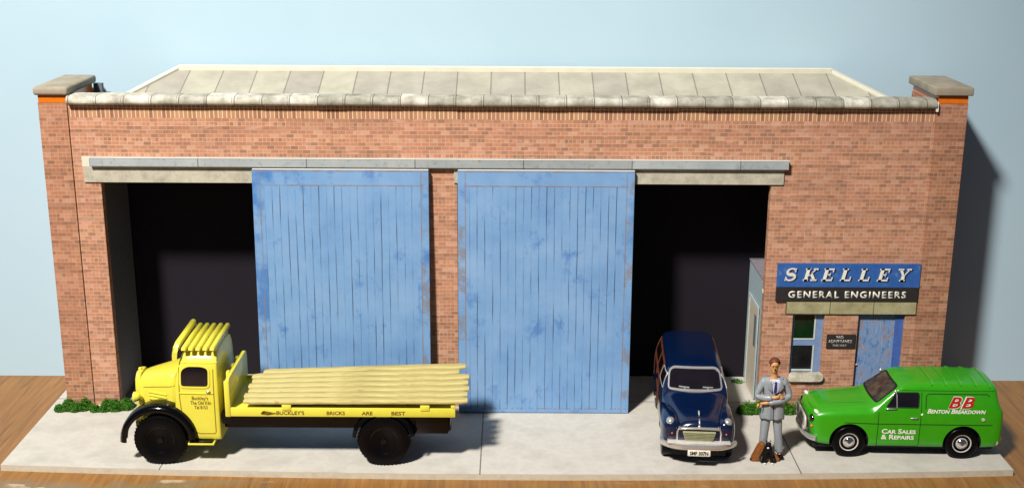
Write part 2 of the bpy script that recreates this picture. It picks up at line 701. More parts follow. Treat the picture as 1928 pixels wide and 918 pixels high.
# front wall with its openings (brick), built as blocks butted edge to edge
T = .16
b = MB()
b.box(-7.45, -7.0, 0, T, 0, 4.09)
b.box(-1.45, -.94, 0, T, 0, 4.09)
b.box(-7.45, 7.09, 0, T, 4.09, 5.19)
b.box(4.405, 4.93, 0, T, 0, 4.09)
b.box(4.93, 5.49, 0, T, 0, .60)
b.box(4.93, 5.49, 0, T, 1.80, 4.09)
b.box(5.49, 6.08, 0, T, 0, 4.09)
b.box(6.08, 6.90, 0, T, 1.80, 4.09)
b.box(6.90, 7.09, 0, T, 0, 4.09)
b.build('front_wall', MB_brick, bld)
b = MB(); b.box(-7.45, 7.09, -.001, T, 5.191, 5.41)
b.build('soldier_course', MB_sold, bld)

for sx, z_top in ((-1, 5.44), (1, 5.50)):
    x0, x1 = (-7.93, -7.452) if sx < 0 else (7.092, 7.60)
    b = MB(); b.box(x0, x1, -.03, 1.36, 0, z_top)
    pier = b.build('end_pier', MB_side, bld)
    b = MB(); b.box(x0 + .006, x1 - .006, -.028, 1.33, z_top, z_top + .13, .01)
    b.build('orange_band', M['orange'], pier)
    zc = z_top + .13
    cx0, cx1 = (-7.98, -7.40) if sx < 0 else (7.02, 7.66)
    b = MB(); b.box(cx0, cx1, -.095, 1.42, zc, zc + .14, .045 if sx < 0 else .02, 3)
    if sx > 0:
        bmesh.ops.rotate(b.b, verts=b.b.verts[:], cent=(7.34, .6, zc), matrix=Matrix.Rotation(R(-.8), 3, 'Z'))
        for v in b.b.verts: v.co.z += .012 * (v.co.y < 0)
    b.build('cap_slab', M['cap'], pier, 40)
b = MB(); b.box(-7.45, -7.30, 1.365, 1.46, 4.9, 5.56)
b.build('back_strip', M['slate_card'], bld)

# side and back walls of the hollow shell
b = MB()
b.box(-7.45, -7.0, T, 1.40, 0, 4.9)
b.build('side_wall', M['inner'], bld)
b = MB()
b.box(-7.44, 7.05, 1.50, 1.56, 0, 5.2)
b.box(7.0, 7.09, T, 1.5, 0, 5.2)
b.build('back_wall', M['blackcard'], bld)
b = MB()
b.box(-7.0, 7.0, T + .001, 1.49, 4.3, 4.36)
b.build('ceiling_card', M['dark'], bld)

# coping: rounded stones with fine gaps
b = MB()
xs = -7.43
k = 0
prof0 = [(-.05, 5.412), (-.10, 5.425), (-.13, 5.46), (-.125, 5.51), (-.09, 5.555), (-.02, 5.575), (.24, 5.575), (.24, 5.412)]
while xs < 7.05:
    x1 = min(xs + .4605, 7.06)
    j = random.uniform(-.004, .004)
    b.prism([(p[0] + j, p[1] + (j if p[1] > 5.42 else 0)) for p in prof0], xs + .002, x1 - .003, 'YZ')
    xs += .4605
b.build('coping', M['coping'], bld, 50)
b = MB(); b.prism(rnd([(7.055, 5.37), (7.09, 5.38), (7.085, 5.54), (7.06, 5.54), (7.045, 5.46)], .015), -.10, -.05, 'XZ')
b.build('torn_edge', M['white'], bld)

# roof lights panel
n = NT('roof panels')
x, y, z = n.xyz()
cell = n.math('DIVIDE', n.math('ADD', x, .38), .593)
rv = n.white(n.comb(n.math('FLOOR', cell), 4.0, 2.0))
f = n.noise(n.oc, 2.2, 4, .6)
col = n.ramp(f, [(.3, lin(150, 146, 136)), (.7, lin(172, 169, 156))])
col = n.mix(1.0, col, n.ramp(rv, [(0, (.86, .84, .84, 1)), (1, (1.06, 1.07, 1.0, 1))]), 'MULTIPLY')
seam_n = n.noise(n.comb(x, n.math('MULTIPLY', y, 2.0), 0.0), 3, 2)
ln = n.math('LESS_THAN', n.math('MULTIPLY', n.math('ABSOLUTE', n.math('SUBTRACT', n.math('FRACT', cell), .5)), -1), n.math('ADD', -.484, n.math('MULTIPLY', seam_n, .004)))
col = n.mix(n.math('MULTIPLY', ln, .65), col, lin(92, 80, 78))
n.out(col, .7, .3)
def rz_(yy): return 5.40 + (yy - .25) * (5.82 - 5.40) / 1.22
b = MB()
xl = lambda yy: -6.70 + (yy - .25) * .66
xr = lambda yy: 6.52 - (yy - .25) * .74
P4 = [(xl(.25), .25), (xr(.25), .25), (xr(1.47), 1.47), (xl(1.47), 1.47)]
A = [b.b.verts.new((p[0], p[1], rz_(p[1]))) for p in P4]
B = [b.b.verts.new((p[0], p[1], rz_(p[1]) - .1)) for p in P4]
b.b.faces.new(A); b.b.faces.new(B[::-1])
for k in range(4): b.b.faces.new((A[k], B[k], B[(k + 1) % 4], A[(k + 1) % 4]))
roof = b.build('roof', n.m, bld)
b = MB()
def strip(p, q, wd, h):
    p, q = Vector((*p, rz_(p[1]))), Vector((*q, rz_(q[1])))
    d = (q - p).normalized(); s_ = Vector((d.y, -d.x, 0)).normalized() * wd
    b.sweep([(p, s_, (0, 0, 1)), (q, s_, (0, 0, 1))], [(0, -.12), (1, -.12), (1, h * .8), (.8, h), (.1, h), (0, h * .8)])
strip((xl(1.50) - .05, 1.50), (xr(1.50) + .05, 1.50), .10, .055)
strip((xl(.25), .25), (xl(1.47) + .02, 1.47), -.13, .05)
strip((xr(.25), .25), (xr(1.47) - .02, 1.47), .13, .05)
b.build('roof_edging', M['trim'], roof)
b = MB(); b.box(-5.8, 5.5, 1.58, 1.63, 0, 5.6)
b.build('rear_card', M['slate_card'], bld)

# lintels and door rail
def lintel(x0, x1, z0, z1, mat, y0=-.03):
    b = MB(); b.box(x0, x1, y0, -.002, z0, z1, .004, 1)
    return b.build('lintel', mat, bld)
lintel(-7.27, -1.40, 4.085, 4.36, M['stone'])
lintel(-.99, 4.61, 4.10, 4.36, M['stone'])
b = MB(); b.box(-7.28, -7.14, -.03, -.002, 4.362, 4.53); b.box(-7.14, 4.66, -.028, -.002, 4.38, 4.53)
b.build('rail_backing', M['trim'], bld)
b = MB()
prof = [(-.10, 4.375), (-.105, 4.39), (-.105, 4.515), (-.095, 4.53), (-.03, 4.535), (-.03, 4.375)]
b.prism(prof, -7.13, 4.66, 'YZ')
rail = b.build('door_rail', M['rail'], bld)
b = MB(); b.box(-7.13, 4.67, -.112, -.10, 4.524, 4.536)
b.build('rail_lip', M['white'], rail)

# big blue doors
def blue_door_mat(name, x0, x1, z0, z1, seed, lw=.2, rw=.2, th=.27, bh=.06):
    n = NT(name)
    x, y, z = n.xyz()
    lx = n.math('SUBTRACT', x, x0)
    W = x1 - x0
    sv = n.comb(n.math('ADD', x, seed), y, z)
    f = n.noise(sv, 1.3, 5, .62)
    col = n.ramp(f, [(.28, lin(94, 134, 180)), (.5, lin(108, 147, 190)), (.74, lin(124, 158, 196))])
    # streaky print, then darker blue patches
    st = n.noise(n.comb(n.math('MULTIPLY', lx, 9.0), seed, n.math('MULTIPLY', z, .6)), 2, 4, .6)
    col = n.mix(n.ramp(st, [(.35, 0.0), (.8, .30)]), col, lin(120, 152, 190))
    pa = n.noise(n.comb(n.math('ADD', lx, seed * 3), 1.0, n.math('MULTIPLY', z, .8)), 1.9, 5, .7)
    col = n.mix(n.ramp(pa, [(.57, 0.0), (.68, .6)]), col, lin(48, 102, 168))
    # frame round the boards
    fr = n.math('MAXIMUM', n.math('LESS_THAN', lx, lw), n.math('GREATER_THAN', lx, W - rw))
    fr = n.math('MAXIMUM', fr, n.math('GREATER_THAN', z, z1 - th))
    fr = n.math('MAXIMUM', fr, n.math('LESS_THAN', z, z0 + bh))
    pf = n.noise(n.comb(lx, seed, n.math('MULTIPLY', z, .9)), 1.2, 4, .6)
    col = n.mix(n.math('MULTIPLY', fr, n.ramp(pf, [(.56, 0.0), (.66, .75)])), col, lin(50, 104, 170))
    ru = n.noise(n.comb(n.math('MULTIPLY', lx, 1.6), seed + 5, z), 1.7, 4, .65)
    stile = n.math('MAXIMUM', n.math('LESS_THAN', lx, .13), n.math('GREATER_THAN', lx, W - .13))
    col = n.mix(n.math('MULTIPLY', stile, n.ramp(ru, [(.52, 0.0), (.60, .65)])), col, lin(118, 110, 106))
    # grooves between boards: broken dark lines
    bw = .1315
    wig = n.math('MULTIPLY', n.math('SUBTRACT', n.noise(n.comb(lx, 0.0, n.math('MULTIPLY', z, .5)), 1.5, 2), .5), .03)
    c = n.math('DIVIDE', n.math('ADD', n.math('SUBTRACT', lx, lw), wig), bw)
    idx = n.math('FLOOR', n.math('ADD', c, .5))
    d = n.math('MULTIPLY', n.math('ABSOLUTE', n.math('SUBTRACT', c, idx)), bw)
    g = n.math('LESS_THAN', d, .0075)
    br = n.noise(n.comb(n.math('MULTIPLY', idx, 7.3), seed, n.math('MULTIPLY', z, .8)), 1.1, 2, .7)
    inv = n.math('SUBTRACT', 1.0, fr)
    gs = n.math('MULTIPLY', n.math('MULTIPLY', g, n.ramp(br, [(.42, .12), (.62, 1.0)])), inv)
    col = n.mix(n.math('MULTIPLY', gs, .8), col, lin(44, 50, 66))
    # joint lines of the frame
    e1 = n.math('LESS_THAN', n.math('ABSOLUTE', n.math('SUBTRACT', z, z1 - th)), .011)
    e1 = n.math('MULTIPLY', e1, n.math('LESS_THAN', n.math('ABSOLUTE', n.math('SUBTRACT', lx, W / 2)), W / 2 - .1))
    e2 = n.math('LESS_THAN', n.math('ABSOLUTE', n.math('SUBTRACT', lx, .13)), .010)
    e3 = n.math('LESS_THAN', n.math('ABSOLUTE', n.math('SUBTRACT', lx, W - .13)), .010)
    e4 = n.math('MULTIPLY', n.math('LESS_THAN', n.math('ABSOLUTE', n.math('SUBTRACT', z, z0 + bh + .02)), .012), n.math('GREATER_THAN', st, .5))
    e5 = n.math('GREATER_THAN', z, z1 - .035)
    e = n.math('MAXIMUM', n.math('MAXIMUM', e1, e4), n.math('MAXIMUM', n.math('MAXIMUM', e2, e3), n.math('MULTIPLY', e5, .8)))
    col = n.mix(n.math('MULTIPLY', e, n.ramp(ru, [(.35, .35), (.6, .9)])), col, lin(122, 108, 104))
    spk = n.noise(sv, 38, 2, .8)
    col = n.mix(n.ramp(spk, [(.62, 0.0), (.75, .25)]), col, lin(156, 180, 204))
    n.bump(n.math('SUBTRACT', 1.0, gs), .35, .006)
    return n.out(col, .55, .3)
z1 = 4.345
for i, (x0, x1) in enumerate(((-4.40, -1.415), (-.925, 2.07))):
    m = blue_door_mat('blue door boards', x0, x1, .01, z1, 3.7 + i * 6.1)
    b = MB(); b.box(x0, x1, -.125, -.05, .012, z1, .004, 1)
    for v in b.b.verts: v.co.y -= .15 * (1 - v.co.z / z1)
    d = b.build('sliding_door', m, bld)
    d['label'] = 'blue boarded sliding door ' + ('left of the brick pier, behind the truck' if i == 0 else 'right of the brick pier, nearer the blue estate car')
    b = MB(); b.box(x0 + .01, x1 - .005, -.122, -.055, z1 + .001, z1 + .008)
    b.build('top_edge', M['white'], d)

# window, sill, office door
M['frame'] = paint('pale blue window frame', (112, 136, 176), .6, var=.1)
M['fedge'] = paint('off white frame edge', (186, 196, 192), .6)
M['pane_reflection'] = paint('pane with green reflection', (16, 30, 20), .12, var=.5, scale=4)  # green reflection put into the colour of the upper pane
M['pane_dark'] = paint('dark pane', (30, 28, 32), .12, var=.3, scale=4)
b = MB()
b.box(4.93, 4.985, .08, .12, .60, 1.80)
b.box(5.36, 5.49, .08, .12, .60, 1.80)
b.box(4.985, 5.36, .08, .12, .60, .72)
b.box(4.985, 5.36, .08, .12, 1.17, 1.30)
b.box(4.985, 5.36, .08, .12, 1.74, 1.80)
win = b.build('window', M['frame'], bld)
b = MB()
b.box(4.985, 5.36, .072, .081, .695, .725)
b.box(4.985, 5.36, .072, .081, 1.28, 1.305)
b.box(5.335, 5.362, .071, .082, .60, 1.17)
b.box(5.335, 5.362, .071, .082, 1.30, 1.74)
b.build('frame_edge', M['fedge'], win)
b = MB(); b.box(4.985, 5.36, .095, .10, 1.30, 1.74); b.build('pane', M['pane_reflection'], win)
b = MB(); b.box(4.985, 5.36, .095, .10, .72, 1.17); b.build('pane', M['pane_dark'], win)
M['sill'] = stone_mat('mossy sill', (128, 122, 84), (182, 178, 160), (214, 210, 198), 5, dots=.6)
b = MB(); b.prism(rnd([(4.91, .54), (5.47, .54), (5.53, .57), (5.53, .68), (4.93, .67)], .04), -.07, .06, 'XZ', .008)
b.build('window_sill', M['sill'], bld, 40)

n = NT('weathered blue door')
x, y, z = n.xyz()
f = n.noise(n.comb(n.math('MULTIPLY', x, 3.0), y, n.math('MULTIPLY', z, 1.2)), 4, 6, .75)
col = n.ramp(f, [(.3, lin(56, 78, 120)), (.42, lin(100, 132, 176)), (.52, lin(120, 146, 186)), (.6, lin(138, 122, 120)), (.75, lin(120, 96, 88))])
f2 = n.noise(n.comb(n.math('MULTIPLY', x, 26.0), y, n.math('MULTIPLY', z, 2.0)), 1.5, 3, .7)
col = n.mix(n.ramp(f2, [(.6, 0.0), (.7, .5)]), col, lin(178, 188, 196))
n.out(col, .6, .3)
b = MB(); b.box(6.08, 6.755, .085, .13, 0, 1.80)
od = b.build('office_door', n.m, bld)
b = MB(); b.ball((6.13, .07, .82), .022); b.build('handle', M['silver'], od, 180)
b = MB(); b.box(6.755, 6.90, .07, .13, 0, 1.80)
b.build('door_frame', paint('bright blue frame', (62, 96, 168), .6, var=.15), od)

o = lintel(4.79, 7.065, 1.795, 2.02, stone_mat('office lintel', (128, 122, 92), (152, 146, 112), (172, 166, 134), 4, seg=.762, seg_tone=.14, off=4.79, dots=.3), -.035)

# little office seen through the right hand opening
b = MB(); b.box(4.425, 7.0, T + .002, 1.49, .04, 2.33)
off = b.build('office_wall', M['officewall'], bld)
b = MB(); b.box(4.41, 7.0, T + .004, 1.495, 2.33, 2.36); b.build('office_roof', M['officeroof'], off)
b = MB(); b.box(4.405, 4.426, .40, 1.22, .02, 1.74); sd = b.build('side_door', M['officedoor'], off)
b = MB(); b.box(4.395, 4.406, .36, .44, .02, 1.78); b.box(4.395, 4.406, 1.18, 1.26, .02, 1.78); b.box(4.395, 4.406, .44, 1.18, 1.70, 1.78)
b.build('frame', M['fedge'], sd)
b = MB(); b.box(4.40, 4.407, .52, .70, .95, 1.55); b.build('pane', M['slate_card'], sd)
b = MB(); b.prism(rnd([(4.395, 2.12), (4.46, 2.12), (4.46, 2.2), (4.395, 2.2)], .03), .1, .155, 'XZ'); b.build('paper_scrap', M['white'], off)


# ------------------------------------------------------------ signs
def glyph(ch):
    """slab serif capitals on a unit height"""
    out = []
    def q(x0, y0, x1, y1): out.append([(x0, y0), (x1, y0), (x1, y1), (x0, y1)])
    s, t = .2, .12
    if ch == 'E':
        q(.08, 0, .33, 1); q(0, 0, .78, t); q(0, 1 - t, .74, 1); q(.28, .46, .52, .55)
        q(.70, .1, .78, .3); q(.66, .7, .74, .9); q(.50, .38, .56, .63)
    if ch == 'L':
        q(.08, 0, .33, 1); q(0, 0, .76, t); q(0, 1 - t, .42, 1); q(.68, .1, .76, .34)
    if ch == 'K':
        q(.08, 0, .33, 1); q(0, 0, .38, t); q(0, 1 - t, .38, 1)
        out.append([(.28, .36), (.70, .92), (.80, .92), (.28, .24 + .02)])
        out.append([(.40, .52), (.70, .08), (.92, .08), (.54, .66)])
        q(.56, 0, 1.0, t); q(.58, 1 - t, .92, 1)
    if ch == 'Y':
        q(.36, 0, .61, .48); q(.28, 0, .68, t)
        out.append([(.38, .46), (.08, .92), (.30, .92), (.55, .48)])
        out.append([(.50, .44), (.76, .92), (.86, .92), (.58, .44)])
        q(0, 1 - t, .40, 1); q(.64, 1 - t, .96, 1)
    if ch == 'S':
        pts = []
        for k in range(26):
            u = k / 25
            if u < .5:
                a = R(20 + 250 * (u / .5)); c_ = (.38, .735); rr = (.29, .235)
            else:
                a = R(90 - 250 * ((u - .5) / .5)); c_ = (.38, .265); rr = (.31, .235)
            pts.append((c_[0] + rr[0] * math.cos(a), c_[1] + rr[1] * math.sin(a), .06 + .08 * math.sin(math.pi * min(1, max(0, (u - .18) / .64)))))
        for A, B in zip(pts, pts[1:]):
            d = Vector((B[0] - A[0], B[1] - A[1])).normalized(); nn = Vector((-d.y, d.x))
            out.append([(A[0] + nn.x * A[2], A[1] + nn.y * A[2]), (A[0] - nn.x * A[2], A[1] - nn.y * A[2]),
                        (B[0] - nn.x * B[2], B[1] - nn.y * B[2]), (B[0] + nn.x * B[2], B[1] + nn.y * B[2])])
        q(.62, .68, .70, 1.0); q(.02, 0, .10, .32)
    return out


def wordmesh(word, x0, x1, z0, h, wd, sh=.22):
    b = bmesh.new()
    adv = (x1 - x0 - wd) / max(1, len(word) - 1)
    for i, ch in enumerate(word):
        for poly in glyph(ch):
            vs = [b.verts.new((x0 + i * adv + p[0] * wd + p[1] * h * sh, z0 + p[1] * h, 0)) for p in poly]
            try: b.faces.new(vs)
            except ValueError: pass
    m = bpy.data.meshes.new('word'); b.to_mesh(m); b.free()
    return m


sg = thing('company_sign', 'blue and black sign board with white lettering above the office door', 'sign', (5.84, 0, 2.03))
def rel(me, o):
    return shift(me, -o.location.x, -o.location.y, -o.location.z)
n = NT('sign blue'); n.xyz()
f = n.noise(n.oc, 7, 4, .7)
n.out(n.mix(n.ramp(f, [(.62, 0.0), (.7, .5)]), n.ramp(f, [(.3, lin(42, 84, 152)), (.7, lin(54, 98, 166))]), lin(120, 140, 160)), .5, .3)
b = MB(); b.box(4.60, 7.075, -.05, -.003, 2.295, 2.715)
part('upper_panel', rel(b.mesh(), sg), n.m, sg)
b = MB(); b.box(4.60, 7.07, -.048, -.003, 2.035, 2.295)
part('lower_panel', rel(b.mesh(), sg), paint('sign black', (40, 36, 38), .5), sg)
for i_, ch_ in enumerate('SKELLEY'):
    xo = .3208 * i_
    lt = part('letter', rel(onwall(wordmesh(ch_ + ' ', 4.72 + xo, 5.2 + xo, 2.41, .225, .235), -.0575, .003), sg), M['white'], sg)
    part('letter_shadow', rel(onwall(wordmesh(ch_ + ' ', 4.745 + xo, 5.2 + xo, 2.395, .225, .235), -.0535, .003), sg), M['dark'], lt)
tm = textmesh('GENERAL ENGINEERS', .17, 2.05, bold=.0045, spacing=1.25)
part('lettering', rel(onwall(shift(tm, 5.835, 2.10), -.0525, .003), sg), M['white'], sg)

nt = thing('notice_plate', 'small black notice plate beside the office door', 'notice', (5.81, 0, 1.15))
b = MB(); b.box(5.55, 6.06, -.025, -.002, 1.155, 1.415, .004, 1)
part('plate', rel(b.mesh(), nt), paint('notice black', (44, 38, 38), .5), nt)
tm = joinm(shift(textmesh('NO', .075, bold=.001, spacing=1.2), 5.78, 1.34), shift(textmesh('ADMITTANCE', .075, .42, bold=.001), 5.79, 1.262),
           shift(textmesh('THIS WAY', .055, .25), 5.78, 1.195))
part('lettering', rel(onwall(tm, -.028, .002), nt), M['silver'], nt)


# ------------------------------------------------------------ weeds
M['leaf'] = None
n = NT('grass foam')
n.xyz()
f = n.noise(n.oc, 22, 3, .7)
n.out(n.ramp(f, [(.3, lin(22, 66, 16)), (.48, lin(44, 98, 24)), (.6, lin(72, 118, 30)), (.68, lin(140, 146, 44)), (.74, lin(112, 84, 46))]), .8, .2)
M['leaf'] = n.m
def weeds(label, x0, x1, y0, y1, h, num):
    cxx, cyy = (x0 + x1) / 2, (y0 + y1) / 2
    b = bmesh.new()
    lumps = [(random.uniform(x0 + .06, x1 - .06), random.uniform(y0 + .04, y1 - .02), random.uniform(.45, 1)) for _ in range(max(6, int((x1 - x0) * 34)))]
    for _ in range(num):
        L = random.choice(lumps)
        t = random.uniform(0, math.pi * 2); ph = math.acos(random.uniform(0, 1)); rr = random.uniform(.4, 1) ** .5
        r_ = .085
        p = Vector((L[0] + r_ * rr * math.cos(t) * math.sin(ph) * 1.2, L[1] + r_ * rr * math.sin(t) * math.sin(ph), h * L[2] * rr * math.cos(ph) * random.choice((.7, 1, 1, 1.25)) + .004))
        s_ = random.uniform(.006, .017)
        u = Vector((random.gauss(0, 1), random.gauss(0, 1), random.gauss(0, 1))).normalized()
        v = u.orthogonal().normalized()
        vs = [b.verts.new(p + u * s_), b.verts.new(p + v * s_ * .7), b.verts.new(p - u * s_ * .8), b.verts.new(p - v * s_ * .6)]
        for q in vs:
            q.co.z = max(q.co.z, .002); q.co.x -= cxx; q.co.y -= cyy
        b.faces.new(vs)
    m = bpy.data.meshes.new('weeds'); b.to_mesh(m); b.free()
    o = part('grass_clump', m, M['leaf'])
    o.location = (cxx, cyy, 0)
    return tag(o, label, 'weeds')
weeds('low green grass clump at the foot of the left brick pier', -8.10, -6.72, -.33, -.05, .16, 38000)
weeds('low green grass clump below the office window behind the standing man', 4.02, 5.80, -.30, -.04, .2, 40000)
weeds('tiny grass tuft on the ground beside the little office inside', 4.18, 4.36, 1.15, 1.3, .05, 300)


# ------------------------------------------------------------ shared vehicle bits
def ell_loft(secs, n=16, sub=1):
    """secs: (x, yc, zc, ry, rz)"""
    b = bmesh.new()
    rings = []
    for x, yc, zc, ry, rz in secs:
        ring = []
        for k in range(n):
            t = 2 * math.pi * k / n
            c_, s_ = math.cos(t), math.sin(t)
            ring.append(b.verts.new((x, yc + ry * math.copysign(abs(c_) ** .8, c_), zc + rz * math.copysign(abs(s_) ** .8, s_))))
        rings.append(ring)
    for A, B in zip(rings, rings[1:]):
        for k in range(n):
            b.faces.new((A[k], A[(k + 1) % n], B[(k + 1) % n], B[k]))
    b.faces.new(rings[0]); b.faces.new(rings[-1])
    bmesh.ops.recalc_face_normals(b, faces=b.faces[:])
    me = bpy.data.meshes.new('e'); b.to_mesh(me); b.free()
    if sub:
        def mods(o):
            m = o.modifiers.new('s', 'SUBSURF'); m.levels = sub; m.render_levels = sub
        me = evalmesh(me, mods)
    return me


def tyre_mesh(c, r, wd, rin, treads=0):
    """wheel axis along y, outer face towards -y"""
    b = MB()
    h = wd / 2
    prof = [(rin, -h + .01), (rin + .012, -h), (r * .93, -h), (r * .98, -h + .012), (r, -h + .035), (r, h - .035), (r * .98, h - .01), (r * .9, h), (rin, h)]
    b.lathe(prof, c, 'Y', 48)
    for k in range(treads):
        t = 2 * math.pi * k / treads
        for s_ in (-1,):
            a0 = Vector((math.cos(t), 0, math.sin(t)))
            p = Vector(c) + a0 * (r * .955) + Vector((0, s_ * h, 0))
            q = Vector(c) + a0 * (r * 1.012) + Vector((0, s_ * (h - .07), 0))
            b.cyl(p, q, .012, .014, 6)
    return b


def arc_plate(c, r, a0, a1, y0, y1, th=.03, n=20, lip=.05, taper=0.0, squash=1.0):
    """mudguard: plate bent round a wheel, with a rolled outer lip"""
    b = MB()
    fr = []
    for k in range(n + 1):
        t = R(a0 + (a1 - a0) * k / n)
        d = Vector((math.cos(t), 0, math.sin(t)))
        o = Vector(c) + Vector((d.x * r, 0, d.z * r * squash))
        fr.append((o, tuple(d), (0, 1, 0)))
    m = (y0 + y1) / 2
    prof = [(-lip, y0), (-lip, y0 + .015), (-th * .6, y0 + .03), (-th * .3, m), (-th, y1), (0, y1), (th * .8, m), (th * .3, y0 + .05), (-.01, y0 + .01)]
    b.sweep(fr, prof)
    return b


# ------------------------------------------------------------ yellow flatbed truck
TX, TY = -3.5, -1.70
trk = thing('flatbed_truck', 'yellow toy flatbed truck with black wheels and mudguards in front of the left blue door', 'truck', (TX, TY, 0))
def tp(name, b, mat, parent=trk, smooth=None, label=None):
    me = b.mesh(name) if isinstance(b, MB) else b
    for v in me.vertices: v.co.x -= TX
    return part(name, me, mat, parent, smooth, label)

def cabprof(w, zb, zg, zt):
    return [(0, zb), (w * .7, zb), (w * .97, zb), (w, zb + .06), (w, .95), (w, 1.30), (w * .985, 1.40), (w * .95, zg), (w * .90, zg + .07), (w * .80, zt - .04), (w * .5, zt - .005), (0, zt)]
def cx_(base, d):
    return [base] * 5 + [base + d * .1, base + d * .25, base + d * .7, base + d * .85, base + d, base + d, base + d]
cab = loft([(cx_(-5.36, .12), cabprof(.545, .44, 1.62, 1.80)), (cx_(-5.35, .12), cabprof(.575, .41, 1.64, 1.83)), (cx_(-5.30, .12), cabprof(.60, .40, 1.655, 1.87)),
            (cx_(-4.95, 0), cabprof(.615, .38, 1.66, 1.885)), (cx_(-4.70, 0), cabprof(.612, .38, 1.655, 1.88)),
            (cx_(-4.645, -.01), cabprof(.60, .38, 1.65, 1.86)), (cx_(-4.635, -.02), cabprof(.57, .40, 1.62, 1.82))])
cs = Skin(cab)
WELL = (-5.60, .42, .50)
cab2 = carve(cab, [(WELL[0], WELL[1], WELL[2], -1, 1)])
cabo = tp('cab', cab2, [M['yellow'], M['dark']], smooth=50)
# side windows
wp = rnd([(-5.235, 1.315), (-4.80, 1.315), (-4.79, 1.60), (-4.89, 1.640), (-5.13, 1.640), (-5.225, 1.56)], .07)
for ax in ('side', 'far'):
    o = tp('side_window', cs.cast(flat(wp), ax, .006), M['glass'], cabo, 180)
    tp('window_rim', cs.cast(ringmesh(rnd([(-5.26, 1.285), (-4.77, 1.285), (-4.76, 1.615), (-4.87, 1.67), (-5.14, 1.67), (-5.255, 1.58)], .08), .032), ax, .010, thick=-.008), M['yellow'], o, 60)
    # door outline with its slanted front corner
    dl = [(-5.26, 1.62), (-5.265, 1.10), (-5.24, .80), (-5.05, .55), (-4.98, .51), (-4.73, .51), (-4.715, .54), (-4.715, 1.60)]
    o = tp('door_line', cs.cast(line2(dl, .014), ax, .003), M['yseam'], cabo)
    tp('waist_moulding', cs.cast(line2([(-5.27, 1.20), (-4.72, 1.20)], .018), ax, .012, thick=-.012), M['yellow'], cabo, 60)
for y0 in (-.5, .04):
    tp('windscreen', cs.cast(flat(rnd([(y0, 1.40), (y0 + .46, 1.40), (y0 + .44, 1.62), (y0 + .02, 1.62)], .05)), 'front', .006), M['glass'], cabo, 180)
0 and tp('rear_window', cs.cast(flat(rnd([(-.2, 1.40), (.2, 1.40), (.2, 1.56), (-.2, 1.56)], .04)), 'back', .006), M['glass'], cabo, 180)
b = MB(); b.ball((-4.80, -.632, 1.235), .03, (1.3, .6, .7)); tp('door_handle', b, M['chrome'], cabo, 180)
tp('gutter', cs.cast(line2([(-5.24, 1.70), (-4.66, 1.70)], .022), 'side', .010, thick=-.01), M['yellow'], cabo, 60)
tm = joinm(shift(textmesh("Buckley's", .085, .26, bold=.001), -4.94, 1.09), shift(textmesh('The Old Kiln', .085, .33, bold=.001), -4.93, 1.01),
           shift(textmesh('Tel 8153', .08, .21, bold=.001), -4.93, .935))
tp('lettering', cs.cast(tm, 'side', .004, .04), M['ink'], cabo)

# bonnet
def hp(w, zb, z1, zt):
    return [(0, zb), (w * .7, zb), (w * .95, zb + .02), (w, zb + .12), (w * 1.0, (zb + z1) / 2), (w * .98, z1), (w * .86, zt - .05), (w * .6, zt - .01), (0, zt)]
hood = loft([(-6.02, hp(.20, .74, 1.15, 1.27)), (-6.01, hp(.24, .70, 1.19, 1.31)), (-5.96, hp(.27, .66, 1.22, 1.345)),
             (-5.75, hp(.33, .64, 1.25, 1.40)), (-5.5, hp(.42, .62, 1.30, 1.46)), (-5.30, hp(.50, .6, 1.36, 1.52))])
hs = Skin(hood)
bon = tp('bonnet', hood, M['yellow'], smooth=180)
b = MB()
for i, z in enumerate((.98, 1.04, 1.10)):
    pass
for z in (.985, 1.04, 1.095):
    tp('louvre', hs.cast(line2([(-5.84, z), (-5.52, z - .01)], .022), 'side', .014, thick=-.014), M['yellow'], bon, 60)
tp('bonnet_line', hs.cast(line2([(-5.93, 1.16), (-5.34, 1.25)], .012), 'side', .003), M['yseam'], bon)
# radiator shell, grille bars and front panel
b = MB(); b.prism(rnd([(-.20, .62), (.20, .62), (.235, 1.15), (.19, 1.36), (-.19, 1.36), (-.235, 1.15)], .08), -6.07, -5.99, 'YZ', .018)
rad = tp('radiator', b, M['yellow'], smooth=50)
b = MB()
for k in range(9): b.box(-6.08, -6.066, -.15, .15, .72 + k * .055, .74 + k * .055)
tp('grille_bars', b, M['yseam'], rad)
b = MB(); b.ball((-6.045, 0, 1.375), .03, (1, 1, .8)); tp('filler_cap', b, M['yellow'], rad, 180)
for s_ in (-1, 1):
    b = MB(); b.lathe([(.03, .10), (.06, .07), (.082, .02), (.086, 0), (.08, -.01), (.0, -.022)][::-1], (-6.06, s_ * .36, 1.03), 'X', 24)
    hl = tp('headlight', b, M['yellow'], smooth=60)
    b = MB(); b.cyl((-6.01, s_ * .34, 1.0), (-5.96, s_ * .25, .92), .03); tp('bracket', b, M['yellow'], hl, 60)
b = MB(); b.box(-6.06, -5.95, -.42, .42, .52, .64, .02); tp('front_panel', b, M['yellow'], smooth=40)

